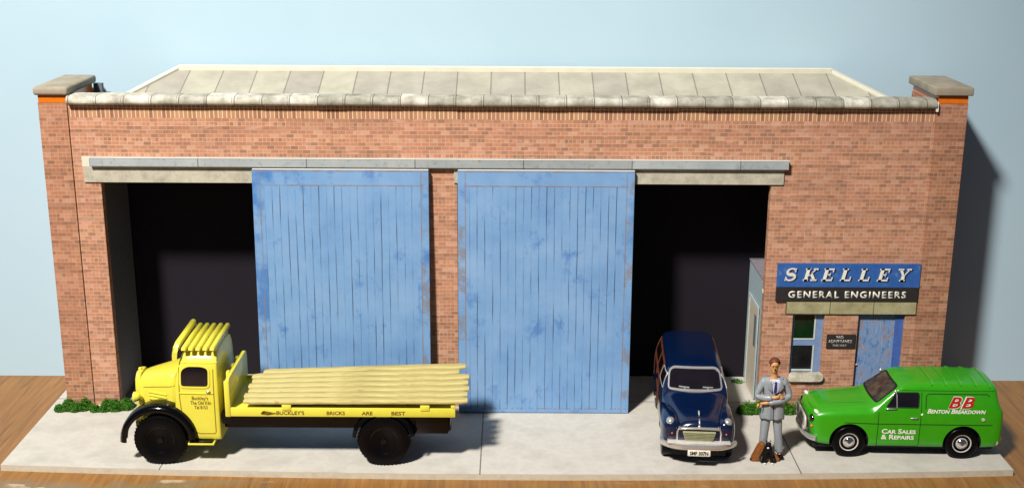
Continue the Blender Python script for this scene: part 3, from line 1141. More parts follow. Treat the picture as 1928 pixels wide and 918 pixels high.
# mudguards
for s_ in (-1, 1):
    ya, yb = (-.70, -.30) if s_ < 0 else (.70, .30)
    b = MB()
    fr = []
    N = 26
    for k in range(N + 1):
        t = R(182 - 178 * k / N)
        rr = .575 if k < N * .5 else .575 - .02 * (k / N - .5)
        o = Vector((-5.62 + math.cos(t) * (rr + .02), 0, .40 + math.sin(t) * .585))
        d = Vector((math.cos(t), 0, math.sin(t))).normalized()
        wn = .5 + .5 * min(1, k / 7)
        fr.append((o, tuple(d), (0, wn, 0)))
    y_out = ya
    prof = [(-.085, 0), (-.08, .016), (-.03, .03), (-.02, .2), (-.04, .40), (0, .40), (.035, .22), (.032, .09), (.0, .015), (-.04, -.006)]
    prof = [(p, q) for p, q in prof]
    rings = [[b.b.verts.new(Vector(o_) + Vector(a_) * p + Vector((0, (y_out - s_ * -1 * 0) + (-s_) * q * (w_[1] if q > .05 else 1), 0))) for p, q in prof] for o_, a_, w_ in fr]
    n_ = len(prof)
    for A, B in zip(rings, rings[1:]):
        for k in range(n_): b.b.faces.new((A[k], A[(k + 1) % n_], B[(k + 1) % n_], B[k]))
    b.b.faces.new(rings[0]); b.b.faces.new(rings[-1])
    tp('front_mudguard', b, M['black_plastic'], smooth=60)
    b = arc_plate((-2.03, 0, .42), .50, 172, 12, min(ya, yb) if s_ < 0 else .38, -.36 if s_ < 0 else .70, .03, lip=.05 if s_ < 0 else .03)
    tp('rear_mudguard', b, M['black_plastic'], smooth=60)
    b = MB(); b.box(-5.16, -4.74, s_ * .70 if s_ < 0 else .55, -.50 if s_ < 0 else .70, .345, .375, .008)
    rb = tp('running_board', b, M['yellow'], smooth=40)
    b = MB(); b.box(-5.14, -4.77, -.69 if s_ < 0 else .56, -.56 if s_ < 0 else .69, .376, .402, .008); tp('tread', b, M['black_plastic'], rb, 40)
    for k, (x, nm) in enumerate(((-5.60, 'front'), (-2.03, 'rear'))):
        yc = s_ * .585
        b = tyre_mesh((x, yc, .42), .42, .21, .22, 44)
        if s_ > 0:
            for v in b.b.verts: v.co.y = 2 * yc - v.co.y
        wh = tp('wheel', b, M['tyre'], smooth=40)
        b = MB()
        o = s_ * 1.0
        yf = yc + s_ * .06
        b.lathe([(.0, s_ * .055), (.05, s_ * .055), (.06, s_ * .02), (.11, s_ * .012), (.15, -s_ * .02), (.19, -s_ * .005), (.215, s_ * .035), (.232, s_ * .04), (.232, -s_ * .06), (0, -s_ * .06)], (x, yf, .42), 'Y', 32)
        for q in range(6):
            t = q * math.pi / 3 + .3
            b.cyl((x + .135 * math.cos(t), yf - s_ * .03, .42 + .135 * math.sin(t)), (x + .135 * math.cos(t), yf + s_ * .012, .42 + .135 * math.sin(t)), .014, .01, 8)
        tp('rim', b, M['black_plastic'], wh, 50)
b = MB()
b.box(-5.8, -.98, -.34, -.26, .50, .66); b.box(-5.8, -.98, .26, .34, .50, .66)
for x in (-4.4, -3.2, -2.6, -1.4): b.box(x, x + .08, -.26, .26, .52, .64)
b.box(-4.62, -1.2, -.56, .56, .66, .84)
b.cyl((-2.03, -.6, .42), (-2.03, .6, .42), .06, n=12); b.cyl((-5.6, -.6, .42), (-5.6, .6, .42), .05, n=12)
tp('chassis', b, M['black_plastic'], smooth=40)
b = MB(); b.box(-1.55, -1.0, -.58, .58, .50, .84, .03)
tp('rear_frame', b, M['black_plastic'], smooth=40)
b = MB(); b.box(-1.09, -.96, -.56, .56, .52, .80, .05); tp('rear_bumper', b, M['black_plastic'], smooth=40)
# deck
b = MB()
b.box(-4.46, -.90, -.66, .66, .88, .955, .01)
tp('deck', b, M['yellow'], smooth=40)
for s_ in (-1, 1):
    b = MB(); b.box(-4.46, -.885, -.70 if s_ < 0 else .663, -.663 if s_ < 0 else .70, .845, .995, .012)
    b.box(-.955, -.885, -.70 if s_ < 0 else .664, -.664 if s_ < 0 else .70, .99, 1.05, .012)
    rl = tp('side_rail', b, M['yellow'], smooth=40)
    for x in (-3.63, -1.44):
        b = MB(); b.box(x, x + .15, -.712 if s_ < 0 else .70, -.67 if s_ < 0 else .712, .955, 1.05, .012)
        tp('stake_pocket', b, M['yellow'], rl, 40)
    if s_ < 0:
        ms = []
        for wd, xc, wl in (("BUCKLEY'S", -3.50, .44), ('BRICKS', -2.78, .29), ('ARE', -2.28, .17), ('BEST', -1.79, .22)):
            tp('lettering', onwall(shift(textmesh(wd, .085, wl, bold=.0016), xc, .885), -.7035, .003), M['ink'], rl)
        n = NT('bare patch'); n.xyz(); n.out(n.ramp(n.noise(n.oc, 20, 3), [(.4, lin(120, 100, 24)), (.6, lin(60, 44, 12))]), .6)
        tp('chipped_paint', onwall(flat(rnd([(-3.98, .89), (-3.86, .87), (-3.70, .90), (-3.83, .93), (-3.93, .95)], .03)), -.703, .002), n.m, rl)
# headboard
b = MB()
b.prism(rnd([(-.70, .85), (.70, .85), (.70, 1.40), (.62, 1.47), (-.62, 1.47), (-.70, 1.43)], .05), -4.505, -4.455, 'YZ', .012)
hb = tp('headboard', b, M['yellow'], smooth=40)
b = MB()
for y in (-.42, -.12, .22): b.box(-4.555, -4.50, y, y + .11, .95, 1.49, .02)
tp('ribs', b, M['yellow'], hb, 40)
b = MB(); b.box(-4.53, -4.44, -.715, -.655, .84, 1.45, .02); tp('corner_post', b, M['yellow'], hb, 40)
# roof rack of slats with a front visor board
b = MB(); b.box(-5.22, -4.68, -.45, .43, 1.84, 1.91, .01)
rk = tp('roof_rack', b, M['yellow'], smooth=40)
for k in range(5):
    x = -5.155 + k * .112
    b = MB(); b.tube([(x, -.585, 1.905), (x, -.57, 1.925), (x, 0, 1.94), (x, .54, 1.935), (x, .56, 1.915)], [.034, .043, .046, .043, .034], 10)
    tp('slat', b, M['yellow'], rk, 60)
b = MB()
b.sweep([((-5.30, -.60, 1.80), (1, 0, 0), (0, .3, 1)), ((-5.28, -.59, 1.93), (1, 0, 0), (0, .5, .8)), ((-5.26, -.48, 1.99), (1, 0, 0), (0, 0, 1)), ((-5.26, .50, 2.01), (1, 0, 0), (0, 0, 1)), ((-5.27, .58, 1.95), (1, 0, 0), (0, -.4, .8))],
        [(-.035, -.05), (.035, -.05), (.04, .03), (0, .05), (-.04, .03)])
tp('visor_board', b, M['yellow'], rk, 50)

# load of planks, each one loose
n = NT('plank wood')
x, y, z = n.xyz()
f = n.noise(n.comb(n.math('MULTIPLY', x, .9), n.math('MULTIPLY', y, 12.0), n.math('MULTIPLY', z, 6.0)), 2.6, 5, .65)
inf = n.new('ShaderNodeObjectInfo')
col = n.ramp(f, [(.3, lin(148, 136, 84)), (.5, lin(178, 166, 108)), (.75, lin(196, 186, 130))])
sp = n.noise(n.comb(n.math('MULTIPLY', x, 2.0), n.math('MULTIPLY', y, 9.0), inf.outputs['Random']), 3.3, 3, .6)
col = n.mix(n.ramp(sp, [(.64, 0.0), (.72, .55)]), col, lin(150, 112, 40))
n.bump(f, .4, .012)
n.out(col, .75, .25)
M['plank'] = n.m
pl = [('yellowish wooden plank along the near edge of the truck bed', -4.24, -.69), ('yellowish wooden plank second from the near edge of the truck bed', -4.27, -.70),
      ('yellowish wooden plank third from the near edge of the truck bed', -4.24, -.68), ('yellowish wooden plank in the middle of the load on the truck bed', -4.28, -.70),
      ('yellowish wooden plank third from the far edge of the truck bed', -4.26, -.69), ('yellowish wooden plank next to the far edge, its right end shorter', -4.30, -.86),
      ('yellowish wooden plank along the far edge of the truck bed', -4.15, -.76)]
for i, (lab, xa, xb) in enumerate(pl):
    yc = TY - .615 + i * .196
    L = xb - xa
    N = 30
    b = MB()
    wob = [random.uniform(-.003, .003) for _ in range(N + 1)]
    fr = []
    for k in range(N + 1):
        e = 1.0 if 0 < k < N else .7
        fr.append(((k / N * L, wob[k], wob[-1 - k] * .8), (0, e, 0), (0, 0, e)))
    b.sweep(fr, [(-.088, -.03), (.088, -.03), (.0965, -.005), (.090, .020), (.07, .030), (-.07, .031), (-.090, .020), (-.0965, -.005)])
    o = b.build('timber_plank', M['plank'], None, 50)
    o.location = (xa, yc, 1.085 + i * .002)
    o.rotation_euler = (0, -(.008 + i * .0045), .0015 * (i - 2))
    tag(o, lab, 'plank', 'planks lying on the truck bed')


# ------------------------------------------------------------ green van
van = thing('delivery_van', 'bright green toy delivery van with red and white lettering in front of the office door', 'van', (6.43, -1.47, 0), R(-1.5))
def vp(name, b, mat, parent=van, smooth=None, label=None):
    return part(name, b.mesh(name) if isinstance(b, MB) else b, mat, parent, smooth, label)
def vprof(w, zb, zbelt, w5, z5, w6, z6, zt):
    return [(0, zb), (w * .6, zb), (w * .96, zb + .01), (w, zb + .08), (w * 1.01, (zb + zbelt) / 2 + .05), (w * .985, zbelt - .05), (w * .965, zbelt), (w5, z5), (w6, z6), (w6 * .95, z6 + (zt - z6) * .62), (w6 * .62, zt - .012), (0, zt)]
def hoodp(w, zb, zbelt, zt):
    return [(0, zb), (w * .6, zb), (w * .96, zb + .01), (w, zb + .08), (w * 1.01, (zb + zbelt) / 2 + .05), (w, zbelt - .06), (w * .98, zbelt - .02), (w * .94, zbelt + .01), (w * .86, zt - .035), (w * .7, zt - .02), (w * .45, zt - .004), (0, zt)]
body = loft([([-1.50] * 4 + [-1.55, -1.55, -1.54, -1.53, -1.5, -1.48, -1.48, -1.48], hoodp(.36, .24, .66, .73)),
             ([-1.46] * 4 + [-1.50, -1.50, -1.49, -1.48, -1.45, -1.43, -1.43, -1.43], hoodp(.46, .20, .70, .775)),
             (-1.34, hoodp(.505, .18, .73, .815)), (-1.0, hoodp(.525, .17, .76, .855)), (-.62, hoodp(.535, .17, .78, .885)),
             (-.53, hoodp(.54, .17, .79, .895)),
             ([-.50] * 7 + [-.44, -.17, -.13, -.11, -.11], vprof(.54, .17, .83, .50, .90, .445, 1.155, 1.235)),
             ([-.30] * 7 + [-.30, -.10, -.06, -.03, -.03], vprof(.54, .17, .83, .505, .93, .45, 1.165, 1.26)),
             (.15, vprof(.54, .17, .83, .505, .95, .452, 1.17, 1.285)), (.8, vprof(.54, .17, .83, .505, .95, .452, 1.17, 1.29)),
             (1.25, vprof(.535, .17, .83, .50, .95, .447, 1.165, 1.28)),
             ([1.46] * 7 + [1.43, 1.40, 1.40, 1.40, 1.40], vprof(.525, .18, .83, .49, .95, .435, 1.15, 1.255)),
             ([1.55] * 7 + [1.47, 1.44, 1.44, 1.44, 1.44], vprof(.50, .20, .83, .46, .95, .41, 1.12, 1.215)),
             ([1.58] * 6 + [1.52] + [1.48, 1.45, 1.45, 1.45, 1.45], vprof(.44, .24, .83, .42, .95, .38, 1.08, 1.16))])
vs_ = Skin(body)
WX1, WX2 = -.905, .92
body2 = carve(body, [(WX1, .27, .315, -.8, -.25), (WX1, .27, .315, .25, .8), (WX2, .27, .31, -.8, -.25), (WX2, .27, .31, .25, .8)])
vb = vp('body', body2, [M['green'], M['dark']], smooth=50)
# glass
sw = rnd([(-.335, .885), (-.19, 1.115), (.155, 1.12), (.17, 1.08), (.165, .885)], .03)
for ax in ('side', 'far'):
    g = vp('side_window', vs_.cast(flat(sw), ax, .005), M['glass'], vb, 180)
    vp('quarter_bar', vs_.cast(line2([(-.175, .87), (-.185, 1.12)], .016), ax, .012, thick=-.01), M['chrome'], g, 60)
    vp('chrome_rim', vs_.cast(ringmesh(rnd([(-.355, .875), (-.2, 1.125), (.165, 1.13), (.185, 1.09), (.178, .875)], .03), .014), ax, .009, thick=-.006), M['seam'], g, 60)
    vp('door', vs_.cast(line2([(-.46, .80), (-.46, .22), (-.44, .20), (.20, .20), (.215, .23), (.22, .80), (.215, 1.13)], .011), ax, .002), M['seam'], vb)
    vp('waist_line', vs_.cast(line2([(-1.0, .605), (-.46, .60), (.22, .60), (1.38, .60)], .013), ax, .003), M['seam'], vb)
    vp('load_panel', vs_.cast(joinm(line2([(.29, .86), (.29, 1.07), (.33, 1.105), (1.27, 1.105), (1.31, 1.07)], .014), line2([(.29, .80), (.29, .66)], .001)), ax, .003), M['seam'], vb, label='recessed load panel outline')
    vp('gutter', vs_.cast(line2([(-.2, 1.168), (1.38, 1.168)], .02), ax, .012, thick=-.012), M['green'], vb, 60)
ws = rnd([(-.43, .915), (.43, .915), (.385, 1.16), (.33, 1.19), (-.33, 1.19), (-.385, 1.16)], .04)
n = NT('van windscreen'); n.xyz()
n.out(n.ramp(n.noise(n.oc, 7, 3, .6), [(.35, lin(32, 28, 28)), (.55, lin(62, 55, 52)), (.7, lin(84, 76, 70))]), .1, .6)  # brownish reflection of the brick mixed into the glass colour
g = vp('windscreen', vs_.cast(flat(ws), 'front', .006), n.m, vb, 180)
vp('rubber_seal', vs_.cast(ringmesh(ws, .018), 'front', .011, thick=-.006), M['dark'], g, 60)
for x in (.38, .60, .84, 1.08, 1.30):
    vp('roof_rib', vs_.cast(line2([(x, -.42), (x, .42)], .03), 'top', .016, thick=-.016), M['green'], vb, 60)
    vp('rib_edge', vs_.cast(line2([(x + .02, -.41), (x + .02, .41)], .012), 'top', .006), M['green_light'], vb)  # light green edge line beside each rib
vp('bonnet_crease', vs_.cast(joinm(line2([(-1.25, -.22), (-.62, -.30)], .012), line2([(-1.25, .22), (-.62, .30)], .012), line2([(-.60, -.42), (-.58, 0), (-.60, .42)], .010)), 'top', .004), M['green'], vb)
# handle, filler, mirror stub, lights
for s_ in (-1, 1):
    b = MB(); b.tube([(.05, s_ * .535, .705), (.07, s_ * .552, .71), (.16, s_ * .552, .71), (.175, s_ * .535, .708)], .011, 8); vp('door_handle', b, M['chrome'], vb, 180)
    b = MB(); b.ball((.235, s_ * .528, .765), .024, (.8, .6, 1)); vp('side_lamp', b, M['white'], vb, 180)
    b = MB(); b.ball((-.205, s_ * .475, 1.135), .03, (1, .7, 1)); vp('mirror', b, M['chrome'], vb, 180)
    b = MB(); b.tube([(-.36, s_ * .53, .862), (-.30, s_ * .535, .858), (-.18, s_ * .53, .862)], .012, 6); vp('hinge_trim', b, M['chrome'], vb, 180)
    # hooded headlight on the wing, its bright highlight put in as white colour
    b = MB(); b.ball((0, 0, 0), .075, (.72, .85, .42))
    bmesh.ops.rotate(b.b, verts=b.b.verts[:], cent=(0, 0, 0), matrix=Matrix.Rotation(R(38), 3, 'Y'))
    bmesh.ops.translate(b.b, verts=b.b.verts[:], vec=(-1.43, s_ * .40, .735)); vp('headlight_hood', b, M['white'], vb, 180)
    b = MB(); b.lathe([(0, -.02), (.05, -.015), (.07, 0), (.07, .05)], (-1.515, s_ * .385, .62), 'X', 20); vp('headlight', b, M['glass'], vb, 60)
    b = MB(); b.ball((-1.505, s_ * .43, .50), .022); vp('indicator', b, M['orange'], vb, 180)
    b = MB(); b.ball((1.50, s_ * .45, .55), .04, (.5, .6, 1.6)); vp('tail_light', b, M['red'], vb, 180)
b = MB(); b.cyl((1.22, -.535, .70), (1.22, -.548, .70), .028, n=14); vp('fuel_cap', b, M['silver'], vb, 60)
# grille and bumpers
b = MB(); b.prism(rnd([(-.30, .40), (.30, .40), (.34, .50), (.30, .60), (-.30, .60), (-.34, .50)], .05), -1.585, -1.52, 'YZ', .01)
gr = vp('grille', b, paint('dark grille', (62, 46, 46), .4), smooth=40)
b = MB()
pts = rnd([(-.33, .385), (.33, .385), (.375, .50), (.33, .615), (-.33, .615), (-.375, .50)], .06, 5)
b.tube([(-1.59, p[0], p[1]) for p in pts] + [(-1.59, *pts[0])], .018, 8)
for k in range(-3, 4): b.box(-1.598, -1.584, k * .085 - .006, k * .085 + .006, .40, .60)
vp('grille_surround', b, M['silver'], gr, 60)
def bumper(x0, xe, z, wd, h, sgn):
    b = MB()
    fr = []
    for k in range(21):
        u = -1 + 2 * k / 20
        y = u * wd
        x = x0 + sgn * ((abs(u) ** 4) * (xe))
        yy = math.copysign(min(abs(y), wd), y)
        fr.append(((x, yy, z), (sgn * -1, 0, 0) if abs(u) < .9 else (sgn * -.7, math.copysign(.7, u), 0), (0, 0, 1)))
    b.sweep(fr, [(-.012, -h), (.014, -h * .9), (.03, -h * .4), (.034, h * .2), (.02, h), (-.012, h)])
    return b
vp('front_bumper', bumper(-1.60, .17, .30, .50, .045, 1), M['chrome'], smooth=60)
vp('rear_bumper', bumper(1.62, .14, .28, .50, .04, -1), M['chrome'], smooth=60)
b = MB(); b.box(-1.45, 1.45, -.42, .42, .13, .20); vp('underside', b, M['dark'])
# wheels
def small_wheel(vpf, x, y, s_, r, wd, rr=.155):
    b = tyre_mesh((x, y, r), r, wd, rr - .01)
    if s_ > 0:
        for v in b.b.verts: v.co.y = 2 * y - v.co.y
    wh = vpf('wheel', b, M['tyre'], smooth=50)
    b = MB()
    yo = y + s_ * (wd / 2 - .012)
    b.lathe([(0, s_ * .012), (.09, s_ * .01), (.10, -s_ * .003), (.135, 0), (rr, s_ * .010), (rr, -s_ * .05), (0, -s_ * .05)], (x, yo, r), 'Y', 32)
    rim = vpf('rim', b, M['silver'], wh, 40)
    b = MB(); b.lathe([(0, s_ * .045), (.03, s_ * .042), (.06, s_ * .032), (.083, s_ * .012), (.088, -s_ * .002)], (x, yo, r), 'Y', 28)
    vpf('hub_cap', b, M['hub'], rim, 180)
for x in (WX1, WX2):
    for s_ in (-1, 1): small_wheel(vp, x, s_ * .465, s_, .27, .15)
# lettering
def cast_text(tm, off, mat, name='lettering', st=.03): return vp(name, vs_.cast(tm, 'side', off, st), mat, vb)
bb = lambda bold: shift(textmesh('BB', .25, .43, shear=.35, bold=bold, spacing=1.15), .83, .885)
cast_text(bb(.016), .004, M['white'])
cast_text(bb(.006), .007, M['red'])
cast_text(shift(textmesh('Benton Breakdown', .10, .94, shear=.3, bold=.0025, smallcaps=True), .775, .795), .004, M['white'])
cast_text(joinm(shift(textmesh('Car Sales', .115, .55, bold=.003, smallcaps=True), -.12, .435), shift(textmesh('& Repairs', .115, .53, bold=.003, smallcaps=True), -.13, .335)), .004, M['white'])


# ------------------------------------------------------------ dark blue estate car
car = thing('estate_car', 'dark blue toy estate car with wooden rear framing, nosing out of the right hand doorway', 'car', (3.09, -.90, 0), R(86.5))
def kp(name, b, mat, parent=car, smooth=None, label=None):
    return part(name, b.mesh(name) if isinstance(b, MB) else b, mat, parent, smooth, label)
def mh(w, zb, zs, zt):
    return [(0, zb), (w * .6, zb), (w * .95, zb + .01), (w, zb + .08), (w, (zb + zs) / 2), (w * .99, zs - .06), (w * .97, zs - .02), (w * .93, zs), (w * .82, zt - .06), (w * .62, zt - .03), (w * .36, zt - .006), (0, zt)]
kb = loft([(-1.47, mh(.26, .34, .64, .70)), (-1.45, mh(.31, .30, .66, .745)), (-1.38, mh(.36, .26, .69, .79)), (-1.2, mh(.41, .24, .73, .835)),
           (-.9, mh(.47, .22, .77, .875)), (-.62, mh(.53, .2, .80, .91)), (-.53, mh(.545, .2, .82, .925)),
           ([-.50] * 7 + [-.46, -.20, -.16, -.14, -.14], vprof(.55, .2, .86, .515, .94, .44, 1.13, 1.20)),
           ([-.34] * 7 + [-.34, -.13, -.09, -.06, -.06], vprof(.565, .2, .86, .525, .96, .455, 1.14, 1.225)),
           (.1, vprof(.575, .2, .86, .535, .98, .47, 1.15, 1.25)), (.8, vprof(.575, .2, .86, .53, .98, .46, 1.16, 1.275)),
           (1.42, vprof(.57, .2, .86, .53, .98, .46, 1.14, 1.24)), (1.62, vprof(.56, .21, .86, .51, .98, .43, 1.14, 1.23)), (1.70, vprof(.52, .24, .84, .48, .96, .40, 1.06, 1.13))])
ks = Skin(kb)
KW1, KW2 = -1.0, .92
kb2 = carve(kb, [(KW1, .26, .29, -.9, -.3), (KW1, .26, .29, .3, .9), (KW2, .26, .29, -.9, -.3), (KW2, .26, .29, .3, .9)])
kbo = kp('body', kb2, [M['navy'], M['dark']], smooth=50)
for s_ in (-1, 1):
    fm = ell_loft([(-1.47, s_ * .42, .60, .05, .09), (-1.45, s_ * .425, .57, .11, .18), (-1.36, s_ * .43, .53, .155, .275), (-1.15, s_ * .44, .52, .165, .31),
                   (-.85, s_ * .455, .51, .15, .29), (-.5, s_ * .48, .50, .115, .24), (-.2, s_ * .50, .48, .075, .18)])
    fm = carve(fm, [(KW1, .26, .285, min(0, s_ * 1), max(0, s_ * 1))])
    fo = kp('front_wing', fm, [M['navy'], M['dark']], smooth=50)
    b = MB(); b.lathe([(0, -.045), (.03, -.04), (.05, -.025), (.062, 0), (.068, .015), (.068, .06)], (-1.40, s_ * .455, .735), 'X', 24)
    hl = kp('headlight', b, M['chrome'], smooth=60)
    b = MB(); b.ball((-1.47, s_ * .43, .575), .014); kp('side_light', b, M['orange'], smooth=180)
    fm = ell_loft([(.5, s_ * .50, .48, .06, .16), (.7, s_ * .50, .50, .10, .24), (.95, s_ * .50, .50, .115, .27), (1.2, s_ * .49, .48, .10, .22), (1.36, s_ * .47, .46, .05, .14)])
    fm = carve(fm, [(KW2, .26, .285, min(0, s_ * 1), max(0, s_ * 1))])
    kp('rear_wing', fm, [M['navy'], M['dark']], smooth=50)
    for x in (KW1, KW2): small_wheel(kp, x, s_ * .50, s_, .26, .13, .145)
# windscreen
kws = rnd([(-.425, .935), (.425, .935), (.40, 1.125), (.34, 1.165), (-.34, 1.165), (-.40, 1.125)], .05)
g = kp('windscreen', ks.cast(flat(kws), 'front', .004), M['glass'], kbo, 180)
kp('chrome_frame', ks.cast(ringmesh(rnd([(-.455, .915), (.455, .915), (.43, 1.14), (.36, 1.19), (-.36, 1.19), (-.43, 1.14)], .06, 6), .025), 'front', .014, step=.03, thick=-.012), M['chrome'], g, 60)
wip = [line2([(y0, .955), (y0 + .17, .962)], .014) for y0 in (-.29, .10)] + [line2([(y0, .93), (y0 + .03, .958)], .012) for y0 in (-.22, .16)]
kp('wipers', ks.cast(joinm(*wip), 'front', .018, thick=-.008), M['chrome'], g, 60)
# side glass and timber framing
for ax, nm in (('side', -1), ('far', 1)):
    for q in ([(-.36, .91), (-.22, 1.09), (.12, 1.10), (.12, .91)], [(.22, .91), (.22, 1.10), (.70, 1.10), (.70, .91)], [(.78, .91), (.78, 1.10), (1.44, 1.09), (1.44, .91)]):
        kp('side_window', ks.cast(flat(rnd(q, .03)), ax, .004), M['glass'], kbo, 180)
    kp('window_rim', ks.cast(ringmesh(rnd([(-.385, .895), (-.23, 1.11), (.14, 1.12), (.14, .895)], .03), .010), ax, .006, thick=-.004), M['silver'], kbo, 60)
    fr_ = [line2([(.18, .36), (.18, 1.13)], .05), line2([(.74, .72), (.74, 1.13)], .045), line2([(1.50, .40), (1.47, 1.12)], .06),
           line2([(.18, .86), (1.50, .86)], .05), line2([(.18, 1.13), (1.48, 1.125)], .035), line2([(.18, .38), (.60, .40)], .05), line2([(.2, .62), (.6, .66)], .045)]
    for q in (fr_ if ax == 'far' else fr_[3:6]):
        kp('timber_frame', ks.cast(q, ax, .010, thick=-.009), M['wood_trim'], kbo, 60)
# bonnet badge and strip
b = MB(); b.tube([(-1.475, 0, .70), (-1.45, 0, .765), (-1.38, 0, .80)], [.012, .016, .010], 8); b.tube([(-1.33, 0, .815), (-1.26, 0, .865), (-1.18, 0, .855)], [.008, .018, .006], 8)
b.ball((-1.475, 0, .69), .026, (.6, 1, 1)); kp('bonnet_ornament', b, M['chrome'], kbo, 180)
# grille
b = MB(); b.prism(rnd([(-.215, .465), (.215, .465), (.265, .62), (-.265, .62)], .02), -1.505, -1.45, 'YZ', .01)
gr = kp('grille', b, M['cream'], smooth=40)
b = MB()
for k in range(5): b.box(-1.513, -1.503, -.215 - k * .009, .215 + k * .009, .488 + k * .026, .496 + k * .026)
kp('grille_bars', b, paint('olive bar', (104, 108, 78), .5), gr)
b = MB(); b.tube([(-1.46, -.345, .44), (-1.475, -.345, .60), (-1.485, -.33, .655), (-1.50, -.2, .672), (-1.505, 0, .678), (-1.50, .2, .672), (-1.485, .33, .655), (-1.475, .345, .60), (-1.46, .345, .44)], .017, 8)
b.box(-1.495, -1.47, -.33, .33, .662, .69)
kp('grille_surround', b, M['chrome'], gr, 60)
b = MB(); b.box(-1.47, -1.40, -.33, .33, .42, .66, .02); kp('front_panel', b, M['navy'], smooth=40)
kp('front_bumper', bumper(-1.575, .20, .385, .595, .050, 1), M['chrome'], smooth=60)
b = MB(); b.box(-1.56, -1.42, -.50, .50, .43, .46, .01); kp('bumper_valance', b, M['silver'], smooth=40)
b = MB(); b.box(-1.60, -1.585, -.18, .18, .245, .345, .012); pl_ = kp('number_plate', b, M['white'], smooth=40)
tm = textmesh('SMF 307N', .085, .29, bold=.0025)
tm2 = onwall(tm, 0, .003)
for v in tm2.vertices: v.co = Vector((-1.604 + v.co.y, -v.co.x, v.co.z + .268))
kp('lettering', tm2, M['dark'], pl_)
kp('rear_bumper', bumper(1.76, .12, .36, .55, .045, -1), M['chrome'], smooth=60)
b = MB(); b.box(-1.35, 1.35, -.45, .45, .15, .24); kp('underside', b, M['dark'])


# ------------------------------------------------------------ people and things by them
def skin(verts, edges, root, sub=2):
    """verts: {name: (x, y, z, rx, ry)}"""
    names = list(verts)
    me = bpy.data.meshes.new('sk')
    me.from_pydata([verts[k][:3] for k in names], [(names.index(a), names.index(c)) for a, c in edges], [])
    o = bpy.data.objects.new('sk', me)
    C.objects.link(o)
    m = o.modifiers.new('skin', 'SKIN')
    m.use_smooth_shade = True
    if not me.skin_vertices:
        bpy.context.view_layer.objects.active = o
    sv = me.skin_vertices[0].data
    for i, k in enumerate(names):
        v = verts[k]
        sv[i].radius = (v[3], v[4] if len(v) > 4 else v[3])
        sv[i].use_root = (k == root)
    s_ = o.modifiers.new('sub', 'SUBSURF'); s_.levels = sub; s_.render_levels = sub
    bpy.context.view_layer.update()
    dg = bpy.context.evaluated_depsgraph_get()
    r = bpy.data.meshes.new_from_object(o.evaluated_get(dg), depsgraph=dg)
    bpy.data.objects.remove(o)
    return r


def chain(*k): return list(zip(k, k[1:]))
man = thing('person', 'standing figure in grey suit and blue tie with folded arms, between car and van', 'person', (4.22, -1.99, 0))
SK = paint('painted skin', (190, 138, 84), .45, var=.08, scale=20)
SUIT = paint('painted grey suit', (136, 144, 150), .4, .15, var=.08, scale=14)
V = dict(pel=(0, 0, .88, .10, .10), bel=(0, 0, 1.02, .105, .10), che=(0, 0, 1.22, .155, .10), nb=(0, 0, 1.38, .075), nk=(-.003, -.005, 1.47, .052), jaw=(-.012, -.035, 1.535, .058, .06), sku=(-.008, -.012, 1.62, .078, .088), top=(-.005, .0, 1.685, .058, .06),
         sa=(-.17, 0, 1.34, .06), ea=(-.262, -.03, 1.07, .045), wa=(.0, -.175, 1.115, .032), ha=(.075, -.17, 1.13, .034, .022),
         sb=(.17, 0, 1.34, .06), eb=(.252, -.03, 1.07, .045), wb=(-.13, -.15, 1.01, .032), hb=(-.225, -.10, .98, .034, .022),
         la=(-.09, 0, .82, .085), ka=(-.115, -.015, .46, .058), aa=(-.12, .01, .09, .035), ta=(-.13, -.06, .04, .02),
         lb=(.09, 0, .82, .085), kb=(.13, -.015, .46, .058), ab=(.165, .01, .09, .035), tb=(.17, -.05, .04, .02))
E_ = chain('pel', 'bel', 'che', 'nb', 'nk', 'jaw', 'sku', 'top') + chain('che', 'sa', 'ea', 'wa', 'ha') + chain('che', 'sb', 'eb', 'wb', 'hb') + chain('pel', 'la', 'ka', 'aa', 'ta') + chain('pel', 'lb', 'kb', 'ab', 'tb')
bodym = skin(V, E_, 'pel')
extra = []
# fingers, unequal and bent round the sleeve
for k in range(4):
    ln = (.062, .072, .068, .052)[k]
    z0 = 1.150 - k * .017
    extra.append(skin({'a': (.075, -.175, z0, .010), 'b': (.075 + ln * .5, -.185, z0 - .002, .0095), 'c': (.075 + ln, -.172, z0 - .008, .008)}, chain('a', 'b', 'c'), 'a', 1))
    y0 = -.125 + k * .016
    extra.append(skin({'a': (-.235, y0, .975, .010), 'b': (-.262, y0 - .004, .955, .0095), 'c': (-.262, y0 + .0, .975 - ln, .008)}, chain('a', 'b', 'c'), 'a', 1))
extra.append(skin({'a': (.04, -.17, 1.145, .012), 'b': (.065, -.185, 1.172, .010), 'c': (.095, -.185, 1.18, .008)}, chain('a', 'b', 'c'), 'a', 1))
extra.append(skin({'a': (-.20, -.14, .985, .012), 'b': (-.225, -.165, .965, .010), 'c': (-.235, -.168, .935, .008)}, chain('a', 'b', 'c'), 'a', 1))
